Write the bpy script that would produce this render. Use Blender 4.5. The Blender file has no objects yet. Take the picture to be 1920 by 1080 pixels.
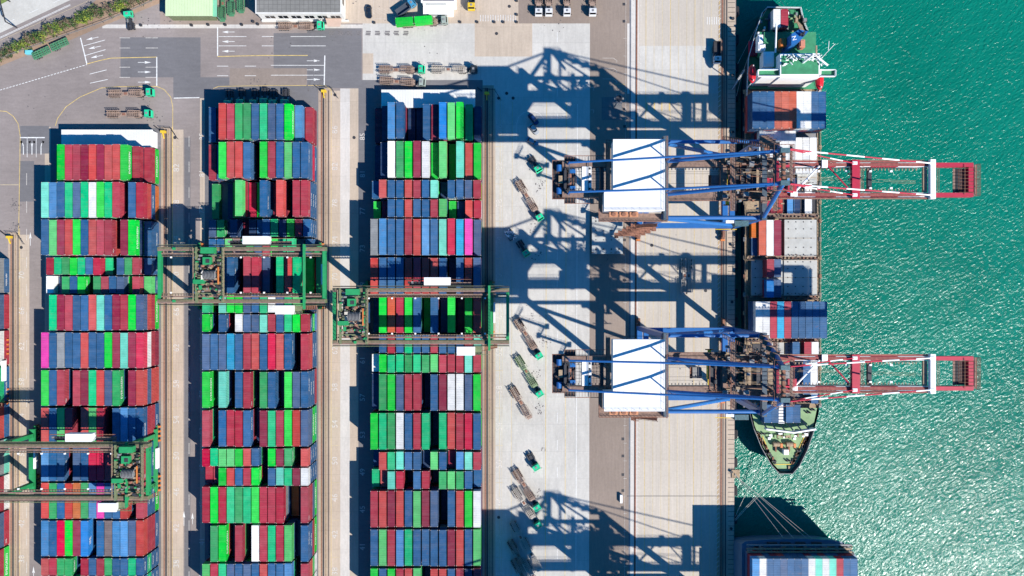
import bpy, math, random
from mathutils import Vector, Matrix
R = math.radians
scene = bpy.context.scene
COL = scene.collection
rnd = random.Random(7)

# ------------------------------------------------------------------ camera, sky, sun, exposure
CZ, S = 250.0, 5.38           # camera height (m), photo pixels per metre on the ground
cam_d = bpy.data.cameras.new('camera'); cam = bpy.data.objects.new('camera', cam_d); COL.objects.link(cam)
cam.location = (0, 0, CZ); cam.rotation_euler = (0, 0, 0)
cam_d.sensor_width = 36; cam_d.lens = 36 * (CZ * S) / 1920
cam_d.clip_start = 1; cam_d.clip_end = 2000
scene.camera = cam
SUN = Vector((0.90, -0.732, 1.0)).normalized()
world = bpy.data.worlds.new("World"); scene.world = world; world.use_nodes = True
wn = world.node_tree; wn.nodes.clear()
sky = wn.nodes.new('ShaderNodeTexSky'); sky.sky_type = 'NISHITA'; sky.sun_disc = False
sky.ozone_density = 5.0; sky.dust_density = 0.3; sky.air_density = 1.0
sky.sun_elevation = math.asin(SUN.z); sky.sun_rotation = math.atan2(SUN.x, SUN.y)
bg = wn.nodes.new('ShaderNodeBackground'); bg.inputs[1].default_value = 0.095
wo = wn.nodes.new('ShaderNodeOutputWorld')
shs = wn.nodes.new('ShaderNodeHueSaturation'); shs.inputs['Saturation'].default_value = 1.5
wn.links.new(sky.outputs[0], shs.inputs['Color']); wn.links.new(shs.outputs[0], bg.inputs[0]); wn.links.new(bg.outputs[0], wo.inputs[0])
sd = bpy.data.lights.new('sun', 'SUN'); sd.energy = 4.6; sd.angle = R(0.5); sd.color = (1.0, 0.945, 0.87)
so = bpy.data.objects.new('sun', sd); COL.objects.link(so)
so.rotation_euler = (-SUN).to_track_quat('-Z', 'Y').to_euler(); so.location = (120, -100, 140)
scene.view_settings.view_transform = 'Standard'; scene.view_settings.look = 'None'
scene.view_settings.gamma = 1; scene.view_settings.exposure = 0.76

def W(px, py, h=0.0):
    """photo pixel -> world x, y for a point at height h"""
    f = (1 - h / CZ) / S
    return ((px - 960) * f, (540 - py) * f)

# ------------------------------------------------------------------ materials
MATS = {}
def mat(name, col, rough=0.6, metal=0.0, var=0.12, scale=0.4, rust=0.0, rustcol=(0.16, 0.07, 0.035), obrand=0.0, bump=0.0, bscale=6.0, spec=0.4, streak=False):
    if name in MATS: return MATS[name]
    m = bpy.data.materials.new(name); m.use_nodes = True; nt = m.node_tree; N = nt.nodes; L = nt.links
    p = N['Principled BSDF']; p.inputs['Roughness'].default_value = rough; p.inputs['Metallic'].default_value = metal
    p.inputs['Specular IOR Level'].default_value = spec
    geo = N.new('ShaderNodeNewGeometry')
    n1 = N.new('ShaderNodeTexNoise'); n1.inputs['Scale'].default_value = scale; n1.inputs['Detail'].default_value = 8; n1.inputs['Roughness'].default_value = 0.65
    mp = N.new('ShaderNodeMapping')
    if streak: mp.inputs['Scale'].default_value = (3.2, 0.5, 1)
    L.new(geo.outputs['Position'], mp.inputs[0]); L.new(mp.outputs[0], n1.inputs['Vector'])
    mr = N.new('ShaderNodeMapRange'); mr.inputs[1].default_value = 0.3; mr.inputs[2].default_value = 0.7
    mr.inputs[3].default_value = 1 - var; mr.inputs[4].default_value = 1 + var
    L.new(n1.outputs['Fac'], mr.inputs[0])
    hsv = N.new('ShaderNodeHueSaturation'); hsv.inputs['Color'].default_value = (*col, 1)
    last = mr.outputs[0]
    if obrand > 0:
        oi = N.new('ShaderNodeObjectInfo')
        r = N.new('ShaderNodeMapRange'); r.inputs[3].default_value = 1 - obrand; r.inputs[4].default_value = 1 + obrand
        L.new(oi.outputs['Random'], r.inputs[0])
        mu = N.new('ShaderNodeMath'); mu.operation = 'MULTIPLY'; L.new(last, mu.inputs[0]); L.new(r.outputs[0], mu.inputs[1]); last = mu.outputs[0]
        fr = N.new('ShaderNodeMath'); fr.operation = 'MULTIPLY'; fr.inputs[1].default_value = 37.7; L.new(oi.outputs['Random'], fr.inputs[0])
        fc = N.new('ShaderNodeMath'); fc.operation = 'FRACT'; L.new(fr.outputs[0], fc.inputs[0])
        r2 = N.new('ShaderNodeMapRange'); r2.inputs[3].default_value = 0.93; r2.inputs[4].default_value = 1.04
        L.new(fc.outputs[0], r2.inputs[0]); L.new(r2.outputs[0], hsv.inputs['Saturation'])
    L.new(last, hsv.inputs['Value'])
    out = hsv.outputs[0]
    if rust > 0:
        n2 = N.new('ShaderNodeTexNoise'); n2.inputs['Scale'].default_value = 0.9; n2.inputs['Detail'].default_value = 10; n2.inputs['Roughness'].default_value = 0.8
        L.new(geo.outputs['Position'], n2.inputs['Vector'])
        cr = N.new('ShaderNodeMapRange'); cr.inputs[1].default_value = 0.66 - rust * 0.2; cr.inputs[2].default_value = 0.80 - rust * 0.2; cr.inputs[4].default_value = 0.75
        L.new(n2.outputs['Fac'], cr.inputs[0])
        mx = N.new('ShaderNodeMix'); mx.data_type = 'RGBA'; mx.inputs[7].default_value = (*rustcol, 1)
        fac = cr.outputs[0]
        if obrand > 0:
            mm = N.new('ShaderNodeMath'); mm.operation = 'MULTIPLY'; L.new(fac, mm.inputs[0]); L.new(fc.outputs[0], mm.inputs[1]); fac = mm.outputs[0]
            # faded, chalky bands across some roofs
            n5 = N.new('ShaderNodeTexNoise'); n5.inputs['Scale'].default_value = 0.35; n5.inputs['Detail'].default_value = 3; m5 = N.new('ShaderNodeMapping'); m5.inputs['Scale'].default_value = (.3, 2.2, 1)
            L.new(geo.outputs['Position'], m5.inputs[0]); L.new(m5.outputs[0], n5.inputs['Vector'])
            r5 = N.new('ShaderNodeMapRange'); r5.inputs[1].default_value = .42; r5.inputs[2].default_value = .7; r5.inputs[4].default_value = .06; L.new(n5.outputs['Fac'], r5.inputs[0])
            x5 = N.new('ShaderNodeMix'); x5.data_type = 'RGBA'; x5.inputs[7].default_value = (.36, .36, .34, 1); L.new(r5.outputs[0], x5.inputs[0]); L.new(out, x5.inputs[6]); out = x5.outputs[2]
        L.new(fac, mx.inputs[0]); L.new(out, mx.inputs[6]); out = mx.outputs[2]
    L.new(out, p.inputs['Base Color'])
    if bump > 0:
        n3 = N.new('ShaderNodeTexNoise'); n3.inputs['Scale'].default_value = bscale; n3.inputs['Detail'].default_value = 4
        L.new(geo.outputs['Position'], n3.inputs['Vector'])
        b = N.new('ShaderNodeBump'); b.inputs['Strength'].default_value = bump; b.inputs['Distance'].default_value = 0.05
        L.new(n3.outputs['Fac'], b.inputs['Height']); L.new(b.outputs[0], p.inputs['Normal'])
    MATS[name] = m
    return m

def slab_mat(name, col, jx, jy, jcol=0.55, var=0.16, stain=0.5, streak=(1, 1), stcol=(0.06, 0.055, 0.05)):
    """poured paving with joints, patches, tyre streaks and oil stains"""
    if name in MATS: return MATS[name]
    m = bpy.data.materials.new(name); m.use_nodes = True; N = m.node_tree.nodes; L = m.node_tree.links
    p = N['Principled BSDF']; p.inputs['Roughness'].default_value = 0.9; p.inputs['Specular IOR Level'].default_value = 0.2
    geo = N.new('ShaderNodeNewGeometry')
    def noise(scale, detail, rough, sc=(1, 1, 1)):
        mp = N.new('ShaderNodeMapping'); mp.inputs['Scale'].default_value = sc; L.new(geo.outputs['Position'], mp.inputs[0])
        n = N.new('ShaderNodeTexNoise'); n.inputs['Scale'].default_value = scale; n.inputs['Detail'].default_value = detail; n.inputs['Roughness'].default_value = rough
        L.new(mp.outputs[0], n.inputs['Vector']); return n.outputs['Fac']
    def rng(src, a, b, c, d):
        r = N.new('ShaderNodeMapRange'); r.inputs[1].default_value = a; r.inputs[2].default_value = b; r.inputs[3].default_value = c; r.inputs[4].default_value = d
        L.new(src, r.inputs[0]); return r.outputs[0]
    def mul(a, b):
        q = N.new('ShaderNodeMath'); q.operation = 'MULTIPLY'; L.new(a, q.inputs[0]); L.new(b, q.inputs[1]); return q.outputs[0]
    v = rng(noise(0.035, 6, 0.6), 0.3, 0.7, 1 - var, 1 + var)
    v = mul(v, rng(noise(1.2, 10, 0.8), 0.25, 0.75, 0.86, 1.12))
    v = mul(v, rng(noise(0.5, 6, 0.7, (streak[0], streak[1], 1)), 0.3, 0.7, 0.90, 1.08))
    br = N.new('ShaderNodeTexBrick'); br.offset = 0; br.inputs['Scale'].default_value = 1
    br.inputs['Brick Width'].default_value = jx; br.inputs['Row Height'].default_value = jy; br.inputs['Mortar Size'].default_value = 0.07; br.inputs['Mortar Smooth'].default_value = 0.3
    br.inputs['Color1'].default_value = (1, 1, 1, 1); br.inputs['Color2'].default_value = (0.93, 0.93, 0.93, 1); br.inputs['Mortar'].default_value = (jcol, jcol, jcol, 1)
    L.new(geo.outputs['Position'], br.inputs['Vector'])
    v = mul(v, br.outputs['Color'])
    mx = N.new('ShaderNodeMix'); mx.data_type = 'RGBA'; mx.blend_type = 'MULTIPLY'; mx.inputs[0].default_value = 1; mx.inputs[6].default_value = (*col, 1)
    cmb = N.new('ShaderNodeCombineColor'); [L.new(v, cmb.inputs[i]) for i in range(3)]
    L.new(cmb.outputs[0], mx.inputs[7])
    st = mul(rng(noise(0.55, 8, 0.85), 0.66, 0.78, 0, stain), rng(noise(0.05, 2, 0.5), 0.45, 0.6, 0, 1))
    m2 = N.new('ShaderNodeMix'); m2.data_type = 'RGBA'; m2.inputs[7].default_value = (*stcol, 1)
    L.new(st, m2.inputs[0]); L.new(mx.outputs[2], m2.inputs[6]); L.new(m2.outputs[2], p.inputs['Base Color'])
    MATS[name] = m; return m

# container paints
PAL = {  # code: (linear albedo, words)
 'g': ((0.002, 0.44, 0.035), 'bright green'), 'e': ((0.025, 0.26, 0.08), 'dull green'), 't': ((0.004, 0.36, 0.14), 'emerald green'),
 'l': ((0.08, 0.40, 0.12), 'light green'), 'a': ((0.11, 0.46, 0.35), 'pale aqua'), 'b': ((0.020, 0.090, 0.205), 'blue'),
 'n': ((0.010, 0.035, 0.095), 'dark navy'), 's': ((0.055, 0.10, 0.19), 'slate blue'), 'c': ((0.06, 0.20, 0.40), 'light blue'),
 'C': ((0.01, 0.25, 0.42), 'cyan blue'), 'B': ((0.005, 0.15, 0.42), 'vivid blue'), 'r': ((0.31, 0.028, 0.048), 'red'),
 'm': ((0.20, 0.017, 0.042), 'dark maroon'), 'o': ((0.42, 0.055, 0.05), 'coral red'), 'R': ((0.44, 0.008, 0.045), 'crimson'),
 'O': ((0.46, 0.12, 0.025), 'orange'), 'w': ((0.62, 0.62, 0.60), 'white'), 'G': ((0.22, 0.23, 0.235), 'grey'),
 'q': ((0.42, 0.085, 0.045), 'orange red'), 'p': ((0.52, 0.045, 0.26), 'pink'), 'k': ((0.17, 0.13, 0.125), 'brownish grey')}
def cmat(c): return mat('container_paint_' + PAL[c][1].replace(' ', '_'), PAL[c][0], rough=0.55, var=0.2, scale=0.45, rust=0.6, obrand=0.17, spec=0.22)
M_white = mat('white_paint', (0.78, 0.78, 0.77), 0.5, var=0.04)
M_roofw = mat('white_roof_sheet', (0.72, 0.72, 0.71), 0.5, var=0.07, scale=0.3, rust=0.05, rustcol=(.4, .36, .3))
M_line = mat('road_paint_white', (0.62, 0.62, 0.60), 0.8, var=0.25, scale=1.5)
M_line2 = mat('worn_paint_white', (0.50, 0.47, 0.43), 0.8, var=0.3, scale=1.5)
M_yel = mat('road_paint_yellow', (0.55, 0.40, 0.14), 0.8, var=0.3, scale=0.8)
M_yel2 = mat('worn_paint_yellow', (0.52, 0.43, 0.27), 0.85, var=0.2, scale=0.8)
M_blue = mat('crane_blue', (0.02, 0.115, 0.33), 0.35, var=0.1, scale=0.6)
M_bluedk = mat('crane_beam_slate', (0.05, 0.075, 0.10), 0.6, var=0.3, scale=1.5)
M_red = mat('crane_red', (0.38, 0.018, 0.045), 0.45, var=0.12, scale=0.8)
M_boom = mat('boom_walkway', (0.24, 0.065, 0.055), 0.8, var=0.4, scale=1.2)
M_gtan = mat('girder_walkway', (0.15, 0.105, 0.07), 0.8, var=0.4, scale=1.5)
M_walk = mat('walkway_grating', (0.20, 0.13, 0.10), 0.8, var=0.35, scale=1.2)
M_rust = mat('rusty_steel', (0.22, 0.10, 0.065), 0.85, var=0.35, scale=1.5)
M_steel = mat('dark_steel', (0.035, 0.035, 0.04), 0.6, var=0.3, scale=1.5)
M_grey = mat('grey_steel', (0.20, 0.20, 0.20), 0.6, var=0.2, scale=1.0)
M_green = mat('gantry_green', (0.02, 0.25, 0.085), 0.5, var=0.15, scale=0.8)
M_green2 = mat('gantry_pale_green', (0.14, 0.165, 0.085), 0.6, var=0.3, scale=1.5)
M_cab = mat('tractor_green', (0.02, 0.50, 0.25), 0.35, var=0.06)
M_glass = mat('dark_glass', (0.01, 0.014, 0.018), 0.08, var=0.0, spec=0.8)
M_tyre = mat('tyre_rubber', (0.015, 0.015, 0.016), 0.9, var=0.2)
M_trail = mat('trailer_steel', (0.30, 0.215, 0.17), 0.8, var=0.3, scale=1.2, rust=0.4)
M_trailw = mat('trailer_pale_steel', (0.42, 0.38, 0.33), 0.8, var=0.25, scale=1.2, rust=0.2)
M_trailg = mat('trailer_green_steel', (0.20, 0.27, 0.15), 0.8, var=0.3, scale=1.2)
M_yelp = mat('yellow_paint', (0.62, 0.42, 0.03), 0.5)
M_oran = mat('orange_paint', (0.55, 0.17, 0.04), 0.5)
M_deck = mat('deck_green', (0.035, 0.21, 0.10), 0.7, var=0.25, scale=0.5, rust=0.2)
M_deckb = mat('foredeck_green', (0.20, 0.31, 0.15), 0.7, var=0.2, scale=0.4, rust=0.3)
M_hull = mat('hull_paint_dark', (0.02, 0.035, 0.05), 0.45, var=0.2, scale=0.3)
M_hullb = mat('hull_paint_slate', (0.09, 0.15, 0.22), 0.5, var=0.15, scale=0.3)
M_hatch = mat('hatch_cover_grey', (0.40, 0.40, 0.37), 0.8, var=0.14, scale=0.35, rust=0.3)
M_tan = mat('deck_fittings_tan', (0.30, 0.22, 0.14), 0.8, var=0.35, scale=1.5)
M_rope = mat('mooring_rope', (0.45, 0.44, 0.38), 0.9)
M_rubber = mat('fender_rubber', (0.02, 0.02, 0.022), 0.85)

# ------------------------------------------------------------------ mesh builder
class MB:
    def __init__(s): s.v = []; s.f = []; s.m = []; s.mats = []
    def mi(s, m):
        if m not in s.mats: s.mats.append(m)
        return s.mats.index(m)
    def add(s, vs, fs, m):
        o = len(s.v); k = s.mi(m); s.v += [tuple(v) for v in vs]
        for f in fs: s.f.append([o + i for i in f]); s.m.append(k)
    def box(s, x0, x1, y0, y1, z0, z1, m):
        if x0 > x1: x0, x1 = x1, x0
        if y0 > y1: y0, y1 = y1, y0
        s.add([(x0, y0, z0), (x1, y0, z0), (x1, y1, z0), (x0, y1, z0), (x0, y0, z1), (x1, y0, z1), (x1, y1, z1), (x0, y1, z1)],
              [(0, 3, 2, 1), (4, 5, 6, 7), (0, 1, 5, 4), (1, 2, 6, 5), (2, 3, 7, 6), (3, 0, 4, 7)], m)
    def cbox(s, c, d, m): s.box(c[0] - d[0] / 2, c[0] + d[0] / 2, c[1] - d[1] / 2, c[1] + d[1] / 2, c[2] - d[2] / 2, c[2] + d[2] / 2, m)
    def bar(s, a, b, w, h, m):
        a = Vector(a); b = Vector(b); d = (b - a).normalized(); up = Vector((0, 0, 1))
        if abs(d.z) > 0.98: up = Vector((0, 1, 0))
        u = d.cross(up).normalized(); v = u.cross(d)
        vs = []
        for q in (a, b):
            for su, sv in ((-1, -1), (1, -1), (1, 1), (-1, 1)): vs.append(q + u * su * w / 2 + v * sv * h / 2)
        s.add(vs, [(0, 1, 2, 3), (7, 6, 5, 4), (0, 4, 5, 1), (1, 5, 6, 2), (2, 6, 7, 3), (3, 7, 4, 0)], m)
    def tube(s, a, b, r, m, n=10, r2=None):
        a = Vector(a); b = Vector(b); d = (b - a).normalized(); up = Vector((0, 0, 1))
        if abs(d.z) > 0.98: up = Vector((0, 1, 0))
        u = d.cross(up).normalized(); v = u.cross(d); r2 = r if r2 is None else r2
        vs = []
        for q, rr in ((a, r), (b, r2)):
            for i in range(n):
                t = 2 * math.pi * i / n; vs.append(q + (u * math.cos(t) + v * math.sin(t)) * rr)
        s.add(vs, [(i, (i + 1) % n, n + (i + 1) % n, n + i) for i in range(n)] + [tuple(range(n))[::-1], tuple(range(n, 2 * n))], m)
    def prism(s, pts, z0, z1, m, top=None):
        n = len(pts)
        s.add([(x, y, z0) for x, y in pts] + [(x, y, z1) for x, y in (top or pts)],
              [tuple(range(n))[::-1], tuple(range(n, 2 * n))] + [(i, (i + 1) % n, n + (i + 1) % n, n + i) for i in range(n)], m)
    def flat(s, pts, z, m): s.add([(x, y, z) for x, y in pts], [tuple(range(len(pts)))], m)
    def rail(s, pts, m, r=0.06, h=1.1, post=2.0):
        for a, b in zip(pts, pts[1:]):
            a = Vector(a); b = Vector(b); L = (b - a).length; n = max(1, int(L / post))
            for hh in (h, h * 0.5): s.bar(a + Vector((0, 0, hh)), b + Vector((0, 0, hh)), r, r, m)
            for i in range(n + 1):
                q = a.lerp(b, i / n); s.bar(q, q + Vector((0, 0, h)), r, r, m)
    def mesh(s, name):
        me = bpy.data.meshes.new(name); me.from_pydata(s.v, [], s.f)
        for m in s.mats: me.materials.append(m)
        me.polygons.foreach_set('material_index', s.m); me.update(); return me
    def build(s, name, parent=None, loc=None):
        o = bpy.data.objects.new(name, s.mesh(name)); COL.objects.link(o)
        if parent: o.parent = parent
        if loc: o.location = loc
        return o
def tag(o, label, cat, group=None, kind=None):
    if label: o['label'] = label
    if cat: o['category'] = cat
    if group: o['group'] = group
    if kind: o['kind'] = kind
    return o
def empty(name, loc, rz=0, label=None, cat=None, group=None):
    o = bpy.data.objects.new(name, None); COL.objects.link(o); o.location = loc; o.rotation_euler = (0, 0, rz); o.empty_display_size = 1
    return tag(o, label, cat, group)
def dup(root, loc, rz=0, label=None, group=None):
    def cp(o, par):
        c = o.copy(); COL.objects.link(c); c.parent = par
        for ch in list(o.children): cp(ch, c)
        return c
    r = cp(root, None); r.location = loc; r.rotation_euler = (0, 0, rz)
    if label: r['label'] = label
    if group: r['group'] = group
    return r
TXT = {}
def text_mesh(txt, size, m, spacing=1.0):
    key = (txt, size, m.name)
    if key in TXT: return TXT[key]
    cu = bpy.data.curves.new('lettering', 'FONT'); cu.body = txt; cu.size = size; cu.align_x = 'CENTER'; cu.align_y = 'CENTER'
    cu.space_character = spacing; cu.resolution_u = 2; cu.fill_mode = 'FRONT'
    o = bpy.data.objects.new('tmp', cu); COL.objects.link(o)
    bpy.context.view_layer.update()
    dg = bpy.context.evaluated_depsgraph_get(); me = bpy.data.meshes.new_from_object(o.evaluated_get(dg))
    bpy.data.objects.remove(o); bpy.data.curves.remove(cu)
    me.name = 'lettering'; me.materials.clear(); me.materials.append(m); TXT[key] = me
    return me
def struct(name, o): o.name = name; o['kind'] = 'structure'; return o

# ------------------------------------------------------------------ ground, water
C_pale = slab_mat('pale_concrete', (0.48, 0.46, 0.42), 11, 9.5, 0.82, 0.12, 0.5, (1.6, 0.3))
C_beige = slab_mat('quay_concrete', (0.47, 0.42, 0.355), 7.3, 60, 0.86, 0.07, 0.25, (2.6, 0.06))
C_tan = slab_mat('tan_concrete', (0.45, 0.37, 0.29), 9, 13, 0.80, 0.12, 0.5, (2.5, 0.2))
C_light = slab_mat('light_strip_concrete', (0.52, 0.49, 0.45), 20, 13, 0.85, 0.1, 0.4, (2.5, 0.3))
C_asph = slab_mat('yard_asphalt', (0.25, 0.215, 0.20), 60, 43, 0.95, 0.18, 0.6, (0.4, 1.8))
C_asph2 = slab_mat('dark_asphalt', (0.155, 0.15, 0.155), 70, 50, 0.95, 0.12, 0.5, (0.4, 1.8))
C_asph3 = slab_mat('taupe_asphalt', (0.25, 0.20, 0.165), 90, 38, 0.95, 0.12, 0.5, (3.2, 0.3))
C_road = slab_mat('road_concrete', (0.48, 0.465, 0.42), 40, 40, 0.95, 0.16, 0.5, (0.4, 0.4))
C_rail = slab_mat('rail_bed', (0.36, 0.28, 0.215), 50, 6.5, 0.7, 0.2, 0.7, (5, 0.25))
C_earth = slab_mat('bare_earth', (0.30, 0.21, 0.15), 50, 50, 1.0, 0.3, 0.6, (1, 1), (0.05, 0.07, 0.03))
C_edge = slab_mat('quay_edge_concrete', (0.36, 0.28, 0.215), 40, 9, 0.72, 0.15, 0.5, (4, 0.3))

def P(pts): return [W(x, y) for x, y in pts]
g = MB(); qx0 = W(1380, 0)[0]; qx1 = W(1376.5, 1080)[0]
g.prism([(-900, -700), (qx1 - 1.6, -700), (qx1, -100), (qx0, 100), (qx0 + 1.6, 700), (-900, 700)], -9, 0.0, C_asph)
struct('ground', g.build('ground'))
nlay = [0]
def patch(name, pts, m, layer):
    b = MB(); nlay[0] += 1; b.flat(P(pts)[::-1], 0.004 * layer + 0.00004 * nlay[0], m); return struct(name, b.build(name))
def rect(name, x0, y0, x1, y1, m, layer, dx=0): return patch(name, [(x0, y0), (x1, y0), (x1 + dx, y1), (x0 + dx, y1)], m, layer)
rect('apron_paving', 925, 44, 1107, 1400, C_pale, 1)
rect('yard_paving', 680, 44, 926, 172, C_pale, 1)
rect('yard_paving', 890, 44, 998, 106, C_tan, 2)
rect('yard_paving', 680, 100, 700, 138, C_tan, 2)
rect('forecourt_paving', 640, -400, 972, 44, C_tan, 1)
rect('forecourt_paving', 972, -400, 1107, 44, C_asph3, 1)
rect('lane_paving', 1107, -400, 1181, 1400, C_asph3, 1, -3)
rect('strip_paving', 1176, 44, 1183, 176, C_light, 2)
rect('quay_drain', 1181, -300, 1184, 1400, mat('drain_steel', (0.13, 0.14, 0.16), 0.7, var=0.3), 3, -3)
rect('strip_paving', 1184, -300, 1199, 1400, C_light, 1, -4)
rect('quay_paving', 1199, -400, 1348, 1400, C_beige, 1, -5)
rect('quay_paving', 1199, 86, 1346, 175, C_pale, 2)
rect('quay_edge_paving', 1348, -400, 1380, 1400, C_edge, 1, -5)
rect('quay_edge_paving', 1363, -400, 1380, 1400, C_tan, 2, -5)
rect('rail_bed', 1352, -400, 1359, 1400, C_rail, 3, -5)
# yard strips beside each block
for i, (xr, y0) in enumerate(((302, 238), (597, 165), (904, 160), (15, 435))):
    rect('rail_bed', xr, y0, xr + 22, 1500, C_rail, 1)
    rect('aisle_paving', xr + 22, y0 + 5, xr + (21 if i == 2 else 38 if i != 3 else 36) + 4, 1500, C_tan, 1)
rect('aisle_paving', 638, 166, 656, 1500, C_light, 1)
rect('aisle_paving', 656, 166, 672, 1500, C_tan, 1)
rect('aisle_paving', 672, 150, 905, 1500, C_asph2, 1)
rect('aisle_paving', 375, 166, 384, 1500, C_tan, 1)
rect('aisle_paving', 384, 160, 597, 1500, C_asph2, 1)
rect('aisle_paving', 348, 184, 374, 1500, C_asph, 1)
rect('aisle_paving', 346, 258, 357, 1500, C_asph2, 2)
rect('aisle_paving', 95, 240, 302, 1500, C_asph2, 1)
rect('aisle_paving', 84, 238, 95, 1500, C_tan, 1)
# asphalt repairs on the cross road
rect('asphalt_patch', 226, 70, 345, 145, C_asph2, 1)
rect('asphalt_patch', 345, 70, 376, 145, C_asph2, 1)
rect('asphalt_patch', 325, 145, 430, 184, C_asph2, 2)
rect('asphalt_patch', 513, 62, 576, 128, C_asph2, 2)
rect('asphalt_patch', 576, 50, 678, 165, C_asph2, 1)
rect('asphalt_patch', 431, 128, 575, 160, slab_mat('brown_asphalt', (0.25, 0.205, 0.175), 60, 40, 0.95, 0.12, 0.8), 2)
rect('asphalt_patch', 38, 236, 92, 288, C_asph2, 2)
rect('asphalt_patch', 36, 302, 64, 378, C_asph2, 1)
rect('pavement_strip', 192, 46, 680, 53, C_light, 3)
rect('forecourt_paving', 300, -400, 640, 46, slab_mat('brown_forecourt', (0.26, 0.21, 0.18), 30, 30, 0.9, 0.2, 0.7), 1)
# highway, verge and service road in the top left corner
patch('highway', [(-400, 150), (-40, 90), (0, 62), (132, 0), (172, -60), (172, -500), (-400, -500)], C_road, 2)
patch('service_road', [(-400, 200), (-40, 108), (0, 76), (60, 46), (180, -4), (250, -500), (172, -500), (172, -60), (132, 0), (0, 62), (-40, 90), (-400, 150)], C_asph, 3)
patch('verge', [(-400, 220), (-30, 138), (0, 124), (60, 100), (130, 76), (192, 49), (240, 30), (300, 6), (360, -100), (250, -500), (215, -30), (150, 26), (75, 62), (0, 92), (-40, 110), (-400, 205)], C_earth, 4)
patch('grass_corner', [(-300, -10), (14, -2), (18, 0), (0, 9), (-300, 120)], mat('grass', (0.14, 0.19, 0.045), 0.9, var=0.4, scale=0.8), 4)

# water
wm = bpy.data.materials.new('sea_water'); wm.use_nodes = True; N = wm.node_tree.nodes; L = wm.node_tree.links
p = N['Principled BSDF']; p.inputs['Roughness'].default_value = 0.20; p.inputs['IOR'].default_value = 1.333
geo = N.new('ShaderNodeNewGeometry')
n1 = N.new('ShaderNodeTexNoise'); n1.inputs['Scale'].default_value = 0.02; n1.inputs['Detail'].default_value = 4; L.new(geo.outputs['Position'], n1.inputs['Vector'])
cr = N.new('ShaderNodeValToRGB'); cr.color_ramp.elements[0].position = 0.3; cr.color_ramp.elements[0].color = (0.001, 0.125, 0.083, 1)
cr.color_ramp.elements[1].position = 0.7; cr.color_ramp.elements[1].color = (0.002, 0.16, 0.108, 1)
L.new(n1.outputs['Fac'], cr.inputs[0]); L.new(cr.outputs[0], p.inputs['Base Color'])
m0 = N.new('ShaderNodeMapping'); m0.inputs['Rotation'].default_value = (0, 0, R(-38)); L.new(geo.outputs['Position'], m0.inputs[0])
mp = N.new('ShaderNodeMapping'); mp.inputs['Scale'].default_value = (0.5, 1.0, 1)
L.new(m0.outputs[0], mp.inputs[0])
w1 = N.new('ShaderNodeTexNoise'); w1.inputs['Scale'].default_value = 1.25; w1.inputs['Detail'].default_value = 4; w1.inputs['Roughness'].default_value = 0.5; w1.inputs['Distortion'].default_value = 0.5
L.new(mp.outputs[0], w1.inputs['Vector'])
w2 = N.new('ShaderNodeTexNoise'); w2.inputs['Scale'].default_value = 0.12; w2.inputs['Detail'].default_value = 3
L.new(mp.outputs[0], w2.inputs['Vector'])
b1 = N.new('ShaderNodeBump'); b1.inputs['Strength'].default_value = 1.0; b1.inputs['Distance'].default_value = 0.40; L.new(w1.outputs['Fac'], b1.inputs['Height'])
b2 = N.new('ShaderNodeBump'); b2.inputs['Strength'].default_value = 1.0; b2.inputs['Distance'].default_value = 0.55; L.new(w2.outputs['Fac'], b2.inputs['Height']); L.new(b1.outputs[0], b2.inputs['Normal'])
L.new(b2.outputs[0], p.inputs['Normal'])
wb = MB(); wb.flat([(60, -700), (900, -700), (900, 700), (60, 700)], -2.6, wm)
struct('sea', wb.build('sea'))

# ------------------------------------------------------------------ painted markings
mk = MB()
ML = [0.024]
def line(x0, y0, x1, y1, w=1.0, m=M_line, b=None):
    ML[0] += 0.00002
    a = Vector((*W(x0, y0), 0)); c = Vector((*W(x1, y1), 0)); d = (c - a).normalized(); n = Vector((-d.y, d.x, 0)) * (w / S / 2)
    (b or mk).add([(q.x, q.y, ML[0]) for q in (a - n, c - n, c + n, a + n)], [(0, 1, 2, 3)], m)
def poly(pts, w, m):
    for a, b in zip(pts, pts[1:]): line(*a, *b, w, m)
def dash(x0, y0, x1, y1, on, off, w=0.9, m=M_line):
    L_ = math.hypot(x1 - x0, y1 - y0); t = 0
    while t < L_:
        e = min(L_, t + on); line(x0 + (x1 - x0) * t / L_, y0 + (y1 - y0) * t / L_, x0 + (x1 - x0) * e / L_, y0 + (y1 - y0) * e / L_, w, m); t += on + off
def arrow(x, y, dx, dy, L_=25, m=M_line):
    ML[0] += 0.00002
    q = math.hypot(dx, dy); dx /= q; dy /= q; nx, ny = -dy, dx
    line(x - dx * L_ / 2, y - dy * L_ / 2, x + dx * (L_ / 2 - 11), y + dy * (L_ / 2 - 11), 0.9, m)
    tip = (x + dx * L_ / 2, y + dy * L_ / 2); b = (x + dx * (L_ / 2 - 12), y + dy * (L_ / 2 - 12))
    ps = [W(*tip), W(b[0] + nx * 2.3, b[1] + ny * 2.3), W(b[0] - nx * 2.3, b[1] - ny * 2.3)]
    mk.add([(u, v, ML[0]) for u, v in ps], [(0, 1, 2)], m)
line(151, 71, 163, 120, 2, M_line)
for y in (72, 89, 106): arrow(173 + (y - 72) * 0.25, y, -1, 0.22, 24)
line(157, 86, 197, 75, 1); line(160, 104, 198, 93, 1)
poly([(163, 120), (185, 114), (208, 109), (294, 107)], 1.3, M_yel)
dash(0, 169, 163, 121, 4, 2.2, 1.2)
line(168, 139, 200, 131, 1); line(169, 156, 202, 149, 1)
line(294, 107, 294, 162, 2)
for y in (117, 135, 154): arrow(271, y, 1, 0, 25)
for y in (71, 90, 126, 145):
    line(224, y, 244, y, 1, M_line2); line(273, y, 296 if y != 145 else 293, y, 1, M_line2)
line(408, 51, 408, 105, 2)
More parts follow.
